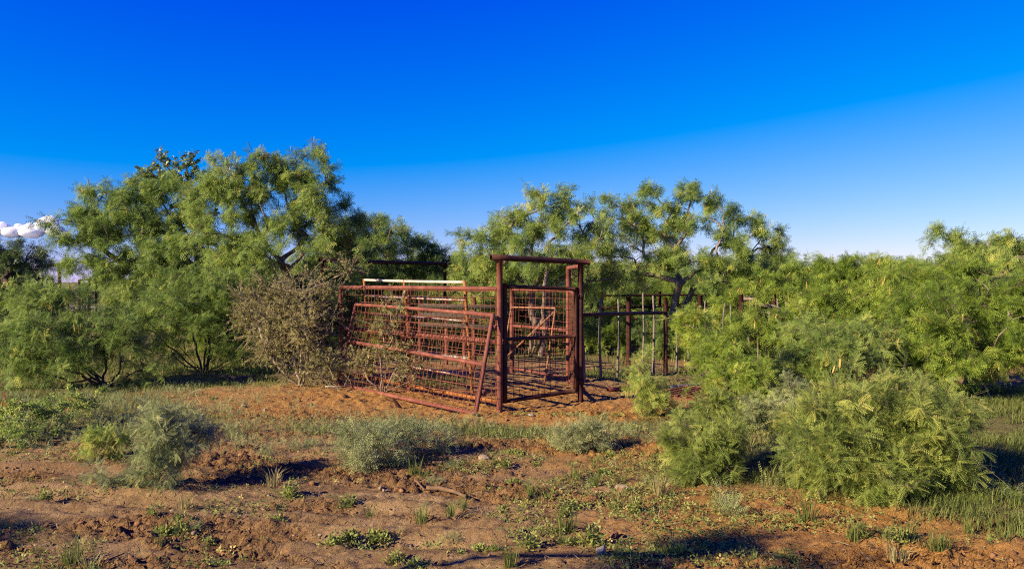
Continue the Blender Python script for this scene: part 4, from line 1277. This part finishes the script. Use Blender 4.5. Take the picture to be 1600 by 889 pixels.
WL = {'grass_tuft': ('little tuft of green grass sprouting from bare brown mud', 'grass tuft', 'green grass tufts on the mud'),
      'dry_tuft': ('little tuft of straw-coloured dry grass on bare mud', 'grass tuft', 'dry grass tufts on the mud'),
      'leafy_weed': ('little upright leafy green weed on bare mud', 'weed', 'upright leafy weeds on the mud'),
      'silver_weed': ('little silvery fine-leaved weed on bare mud', 'weed', 'silvery weeds on the mud'),
      'creeping_weed': ('little flat creeping green weed spread on bare mud', 'weed', 'creeping weeds on the mud')}
wm = {k: [weed_mesh(k) for _ in range(3)] for k in WL}
first_used = set()
placed = {}


def put_weed(kind, u, v, s):
    x, y = gp(u, v)
    k = random.randrange(3); src = wm[kind][k]
    if (kind, k) in first_used:
        o = src.copy(); COL.objects.link(o)
    else:
        o = src; first_used.add((kind, k))
    o.location = (x, y, gz1(x, y) - .008); o.rotation_euler = (0, 0, random.uniform(0, 6.28))
    s *= random.uniform(.6, 1.25); o.scale = (s, s * random.uniform(.8, 1.3), s * random.uniform(.65, 1.4))
    lb, ct, gr = WL[kind]; tag(o, lb, ct, gr); placed.setdefault(kind, []).append((u, v, o))


Z1 = [(280, 510, 'grass_tuft'), (510, 550, 'grass_tuft'), (640, 510, 'grass_tuft'), (400, 595, 'dry_tuft'), (190, 620, 'leafy_weed'), (120, 645, 'leafy_weed'), (385, 720, 'leafy_weed'), (490, 740, 'creeping_weed'),
      (650, 610, 'silver_weed'), (680, 690, 'leafy_weed'), (770, 650, 'creeping_weed'), (830, 660, 'creeping_weed'), (985, 655, 'leafy_weed'), (905, 730, 'grass_tuft'), (1145, 640, 'grass_tuft'), (1190, 630, 'leafy_weed'),
      (1265, 635, 'leafy_weed'), (1155, 575, 'grass_tuft'), (1050, 585, 'leafy_weed'), (1075, 435, 'grass_tuft'), (1160, 480, 'leafy_weed'), (1150, 510, 'leafy_weed'), (1280, 375, 'grass_tuft'), (1000, 420, 'grass_tuft'),
      (880, 480, 'creeping_weed'), (920, 365, 'creeping_weed'), (870, 400, 'creeping_weed'), (1370, 480, 'leafy_weed'), (1460, 490, 'leafy_weed'), (1400, 365, 'grass_tuft'), (1580, 425, 'dry_tuft'), (1150, 350, 'creeping_weed'),
      (1320, 320, 'creeping_weed'), (1570, 660, 'leafy_weed'), (1430, 690, 'creeping_weed'), (840, 280, 'grass_tuft'), (890, 290, 'leafy_weed'), (930, 240, 'creeping_weed'), (1020, 280, 'creeping_weed'), (1350, 245, 'creeping_weed'),
      (520, 340, 'grass_tuft'), (480, 335, 'grass_tuft'), (660, 300, 'silver_weed'), (720, 200, 'creeping_weed'), (1200, 350, 'grass_tuft'), (700, 480, 'grass_tuft'), (560, 370, 'silver_weed'), (310, 610, 'creeping_weed')]
Z2 = [(30, 600, 'leafy_weed'), (130, 760, 'creeping_weed'), (200, 770, 'creeping_weed'), (420, 610, 'silver_weed'), (510, 810, 'grass_tuft'), (650, 790, 'leafy_weed'), (610, 580, 'leafy_weed'), (730, 640, 'grass_tuft'), (690, 645, 'grass_tuft'),
      (910, 710, 'grass_tuft'), (950, 700, 'leafy_weed'), (1080, 720, 'leafy_weed'), (1040, 700, 'grass_tuft'), (1120, 715, 'grass_tuft'), (1230, 750, 'grass_tuft'), (1270, 760, 'grass_tuft'), (1520, 720, 'grass_tuft'), (1480, 715, 'leafy_weed'), (380, 580, 'silver_weed'), (1090, 790, 'dry_tuft'),
      (310, 740, 'creeping_weed'), (1380, 680, 'grass_tuft'), (140, 540, 'dry_tuft'), (90, 460, 'grass_tuft'), (170, 590, 'leafy_weed')]
Z3 = [(300, 790, 'grass_tuft'), (400, 800, 'dry_tuft'), (330, 780, 'grass_tuft'), (150, 680, 'creeping_weed'), (800, 640, 'leafy_weed'), (870, 635, 'silver_weed'), (1180, 690, 'creeping_weed'), (1490, 700, 'leafy_weed'), (1230, 600, 'creeping_weed'),
      (820, 545, 'dry_tuft'), (680, 575, 'leafy_weed'), (1220, 440, 'dry_tuft'), (1290, 490, 'leafy_weed'), (200, 500, 'leafy_weed'), (140, 515, 'silver_weed'), (730, 650, 'creeping_weed'), (710, 705, 'grass_tuft'), (930, 700, 'leafy_weed'),
      (960, 795, 'creeping_weed'), (1560, 670, 'leafy_weed'), (1550, 520, 'leafy_weed'), (1040, 220, 'silver_weed'), (950, 60, 'leafy_weed'), (1180, 300, 'silver_weed'), (1340, 270, 'silver_weed'), (1390, 260, 'silver_weed'), (60, 300, 'leafy_weed'), (240, 110, 'silver_weed'), (320, 150, 'silver_weed')]
for z, s, ou, ov in ((Z1, 2.857, 480, 620), (Z2, 2.58, 980, 560), (Z3, 2.857, 0, 600)):
    for x_, y_, k_ in z:
        put_weed(k_, ou + x_ / s, ov + y_ / s + 3, 1.05 * (.75 if k_ in ('leafy_weed', 'creeping_weed') else 1.0))
ORD = 'first second third fourth fifth sixth seventh eighth ninth tenth eleventh twelfth thirteenth fourteenth fifteenth sixteenth seventeenth eighteenth nineteenth twentieth'.split()
ORD += ['twenty-' + w for w in ORD[:9]] + ['thirtieth'] + ['thirty-' + w for w in ORD[:9]]
WN = {'grass_tuft': 'green grass tuft on the mud', 'dry_tuft': 'dry straw-coloured grass tuft on the mud', 'leafy_weed': 'upright leafy weed on the mud', 'silver_weed': 'silvery fine-leaved weed on the mud', 'creeping_weed': 'flat creeping weed on the mud'}
for k_, lst in placed.items():
    for i, (u, v, o) in enumerate(sorted(lst, key=lambda t: t[0])):
        o['label'] = '%s, %s of its kind counting from the left' % (WN[k_], ORD[i])
for k_, lst in wm.items():
    for i, o in enumerate(lst):
        if (k_, i) not in first_used: bpy.data.objects.remove(o)


# ------------------------------------------------------------------ stones, clods, dead wood
def ico():
    g = (1 + 5 ** .5) / 2
    V = np.array([[-1, g, 0], [1, g, 0], [-1, -g, 0], [1, -g, 0], [0, -1, g], [0, 1, g], [0, -1, -g], [0, 1, -g], [g, 0, -1], [g, 0, 1], [-g, 0, -1], [-g, 0, 1]], float)
    Fc = [[0, 11, 5], [0, 5, 1], [0, 1, 7], [0, 7, 10], [0, 10, 11], [1, 5, 9], [5, 11, 4], [11, 10, 2], [10, 7, 6], [7, 1, 8], [3, 9, 4], [3, 4, 2], [3, 2, 6], [3, 6, 8], [3, 8, 9], [4, 9, 5], [2, 4, 11], [6, 2, 10], [8, 6, 7], [9, 8, 1]]
    return V / np.linalg.norm(V[0]), np.array(Fc)


IV, IF = ico()


def subdiv(V, Fc):
    V = list(map(tuple, V)); mid = {}; out = []

    def m(a, b):
        k = (min(a, b), max(a, b))
        if k not in mid:
            p = np.array(V[a]) + np.array(V[b]); V.append(tuple(p / np.linalg.norm(p))); mid[k] = len(V) - 1
        return mid[k]
    for a, b, c in Fc:
        x, y, z = m(a, b), m(b, c), m(c, a)
        out += [[a, x, z], [b, y, x], [c, z, y], [x, y, z]]
    return np.array(V), np.array(out)


SV, SF = subdiv(*subdiv(IV, IF))


def stone(u, v, w, h, label, mat='stone', name='stone'):
    x, y = gp(u, v); k = y / F
    off = rng.random(3) * 50
    nz_ = fbm(SV[:, 0] * 1.3 + off[0] + SV[:, 2], SV[:, 1] * 1.3 + off[1] + SV[:, 2] * .7, 3, int(u))
    V = SV * (0.72 + .56 * nz_)[:, None]
    for _ in range(9):                              # broken facets
        n = unit(rng.normal(size=3)); dd = V @ n; c = rng.uniform(.62, .85)
        V = V - np.maximum(0, dd - c)[:, None] * n
    V = V * (w * k / 2, w * k / 2 * .8, h * k / 2)
    o = mesh_np(name, V, [SF], M[mat]); o.location = (x, y, gz1(x, y) + h * k * .3); o.rotation_euler = (0, 0, random.uniform(0, 6))
    tag(o, label, 'stone')


for s_ in [(939, 862, 22, 20, 'pale upright angular stone among the weeds at the bottom'), (756, 716, 24, 11, 'flat tan stone beside the silvery weed bush'),
           (381, 634, 13, 8, 'grey stone on the orange soil in front of the grey thorn bush'), (414, 640, 8, 6, 'tiny pale stone to the right of the grey one on the orange soil'),
           (830, 652, 14, 6, 'flat pale stone in front of the gate'), (972, 760, 22, 11, 'low buff stone on bare soil beyond the dense weeds'),
           (303, 831, 12, 7, 'flattened greyish stone on the smooth mud'), (880, 762, 14, 6, 'small whitish stone at the head of the green weeds'),
           (1088, 634, 10, 6, 'whitish stone beside the flat rusty rack'), (276, 664, 12, 10, 'pinkish stone behind the weeping sapling'), (595, 762, 10, 8, 'small brown stone under the silvery weed bush'),
           (668, 857, 8, 5, 'tiny pale pebble-like stone on the wheel marks'), (815, 826, 12, 6, 'brown clod-like stone beside creeping weeds'), (500, 833, 9, 6, 'small grey stone on the smooth mud by the tufts'), (1330, 775, 12, 6, 'buff stone at the foot of the dome-shaped shrub')]:
    stone(*s_[:4], s_[4], 'pale_stone' if 'pale' in s_[4] or 'whit' in s_[4] else 'stone')


def clods(n, name, label, mat, smin, smax, dens):
    x = rng.uniform(-6, 6, n * 6); y = rng.uniform(4.2, 12, n * 6)
    ok = (rng.random(n * 6) < dens(x, y)) & (np.abs(x) < .72 * y)
    x, y = x[ok][:n], y[ok][:n]; n = len(x)
    s = smin * (smax / smin) ** (rng.random(n) ** 2.4)
    sc_ = np.stack([s * rng.uniform(.7, 1.5, n), s * rng.uniform(.7, 1.3, n), s * rng.uniform(.45, .9, n)], 1)
    V = IV[None] * (1 + .32 * rng.normal(size=(n, 12, 1))) * sc_[:, None]
    a = rng.uniform(0, 6.28, n); c, sn = np.cos(a)[:, None], np.sin(a)[:, None]
    V = np.stack([V[..., 0] * c - V[..., 1] * sn, V[..., 0] * sn + V[..., 1] * c, V[..., 2]], -1)
    V += np.stack([x, y, gz(x, y) + s * .25], 1)[:, None]
    Fc = (IF[None] + (np.arange(n) * 12)[:, None, None]).reshape(-1, 3)
    o = mesh_np(name, V.reshape(-1, 3), [Fc], M[mat]); tag(o, label, 'soil' if 'clod' in name else 'pebbles', kind='stuff')


clods(4200, 'soil_clods', 'crumbled brown clods of dry mud strewn over the ground', 'clod', .005, .026, lambda x, y: .12 + .88 * np.maximum(rough_mask(x, y), .4 * sstep(8.6, 9.5, y)))
clods(1300, 'pebbles', 'small pale pebbles strewn over the ground', 'stone', .005, .016, lambda x, y: .5 + 0 * x)


def deadwood(pts, r0, r1, label, name='stick', mat='dead_wood', twigs=0, z0=.03):
    Pw = []
    for i, (u, v) in enumerate(pts):
        x, y = gp(u, v); Pw.append([x, y, gz1(x, y) + z0])
    Pw = np.array(Pw); org = Pw[0].copy()
    t = np.linspace(0, len(Pw) - 1, len(Pw) * 3); i0 = np.minimum(t.astype(int), len(Pw) - 2); f = (t - i0)[:, None]
    Q = Pw[i0] * (1 - f) + Pw[i0 + 1] * f
    Q[1:-1] += rng.normal(size=(len(Q) - 2, 3)) * r0 * .15
    mb = MB(); mb.tube(Q, np.linspace(r0, r1, len(Q)) * rng.uniform(.85, 1.15, len(Q)), 8)
    for _ in range(twigs):
        k = rng.integers(1, len(Q) - 1); d = unit(rng.normal(size=3) + (0, 0, .6)) * rng.uniform(.15, .45)
        mb.tube([Q[k], Q[k] + d * .5 + rng.normal(size=3) * .03, Q[k] + d], [r1 * .8, r1 * .6, r1 * .3], 5, False)
    o = mb.build(name, M[mat], None, True, org=org); o.location = org
    tag(o, label, 'dead wood')


deadwood([(666, 765), (690, 766), (712, 771), (728, 778)], .022, .013, 'thick bleached root lying on the bare mud', 'dead_root')
deadwood([(648, 752), (656, 760), (663, 768)], .010, .006, 'thin tan stick beside the bleached root')
deadwood([(688, 700), (696, 714), (716, 722)], .012, .008, 'bent brown stick by the silvery weed bush')
deadwood([(676, 724), (692, 724)], .014, .012, 'short straight stick below the bent brown one')
deadwood([(508, 612), (535, 612), (556, 606), (572, 592)], .013, .006, 'grey fallen branch with bare twigs under the thorn bush', 'fallen_branch', 'grey_twig', 9, .05)
deadwood([(330, 588), (370, 590), (398, 588)], .035, .028, 'dark log lying along the shaded soil mound', 'log', 'dark_bark')
deadwood([(1190, 640), (1205, 612)], .012, .006, 'pale dry stick leaning in the low pale shrub', 'stick', 'dead_wood', 2)


# ------------------------------------------------------------------ the small cloud, far away
def cloud():
    global rng
    rng = np.random.default_rng(12)
    Yc = 3000.0; k = Yc / F
    puffs = [(20, 362, 22, 9), (8, 355, 9, 7), (40, 360, 16, 10), (55, 363, 22, 9), (68, 353, 10, 11), (78, 352, 13, 12), (88, 360, 14, 10), (74, 346, 10, 9), (85, 346, 9, 8), (80, 341, 6, 5), (30, 354, 8, 6), (6, 352, 8, 6), (66, 346, 7, 6), (100, 366, 16, 6), (-10, 362, 22, 8), (48, 353, 7, 6)]
    m, nt = newmat('white_cloud')
    d = nt.nodes.new('ShaderNodeBsdfDiffuse'); d.inputs['Color'].default_value = (.95, .97, 1.0, 1)
    t = nt.nodes.new('ShaderNodeBsdfTranslucent'); t.inputs['Color'].default_value = (.95, .97, 1.0, 1)
    mx = nt.nodes.new('ShaderNodeMixShader'); mx.inputs[0].default_value = .6
    o_ = nt.nodes.new('ShaderNodeOutputMaterial')
    nt.links.new(d.outputs[0], mx.inputs[1]); nt.links.new(t.outputs[0], mx.inputs[2]); nt.links.new(mx.outputs[0], o_.inputs[0])
    V5, F5 = subdiv(SV, SF)
    puffs = [(u, v + 1, ru * .9, rv * .95) for u, v, ru, rv in puffs]
    for _ in range(190):
        u = rng.uniform(-14, 106); top = 363 - 25 * math.exp(-((u - 80) / 15) ** 2) - 7 * math.exp(-((u - 8) / 10) ** 2) - 10 * math.exp(-((u - 44) / 12) ** 2)
        f = rng.random() ** .7; r_ = rng.uniform(1.5, 3.4) * (1.15 - .5 * f)
        puffs.append((u, 367 + (top - 367) * f, r_ * 1.3, r_))
    V5, F5 = SV, SF
    mb = MB(); c0 = at(50, 360, Yc)
    for u, v, ru, rv in puffs:
        c = at(u, v, Yc) + (0, rng.uniform(-16, 4), 0) - c0
        nz_ = fbm(V5[:, 0] * 1.9 + u, V5[:, 1] * 1.9 + V5[:, 2] * 2.3 + v, 5, int(u) + 50, .6)
        W = V5 * (.7 + .6 * nz_)[:, None] * (ru * k, (ru + rv) * .5 * k, rv * k)
        mb.add(W + c, F5)
    o = mb.build('cloud', m, None, True); o.location = c0
    tag(o, 'small white cumulus cloud low over the trees', 'cloud')


cloud()
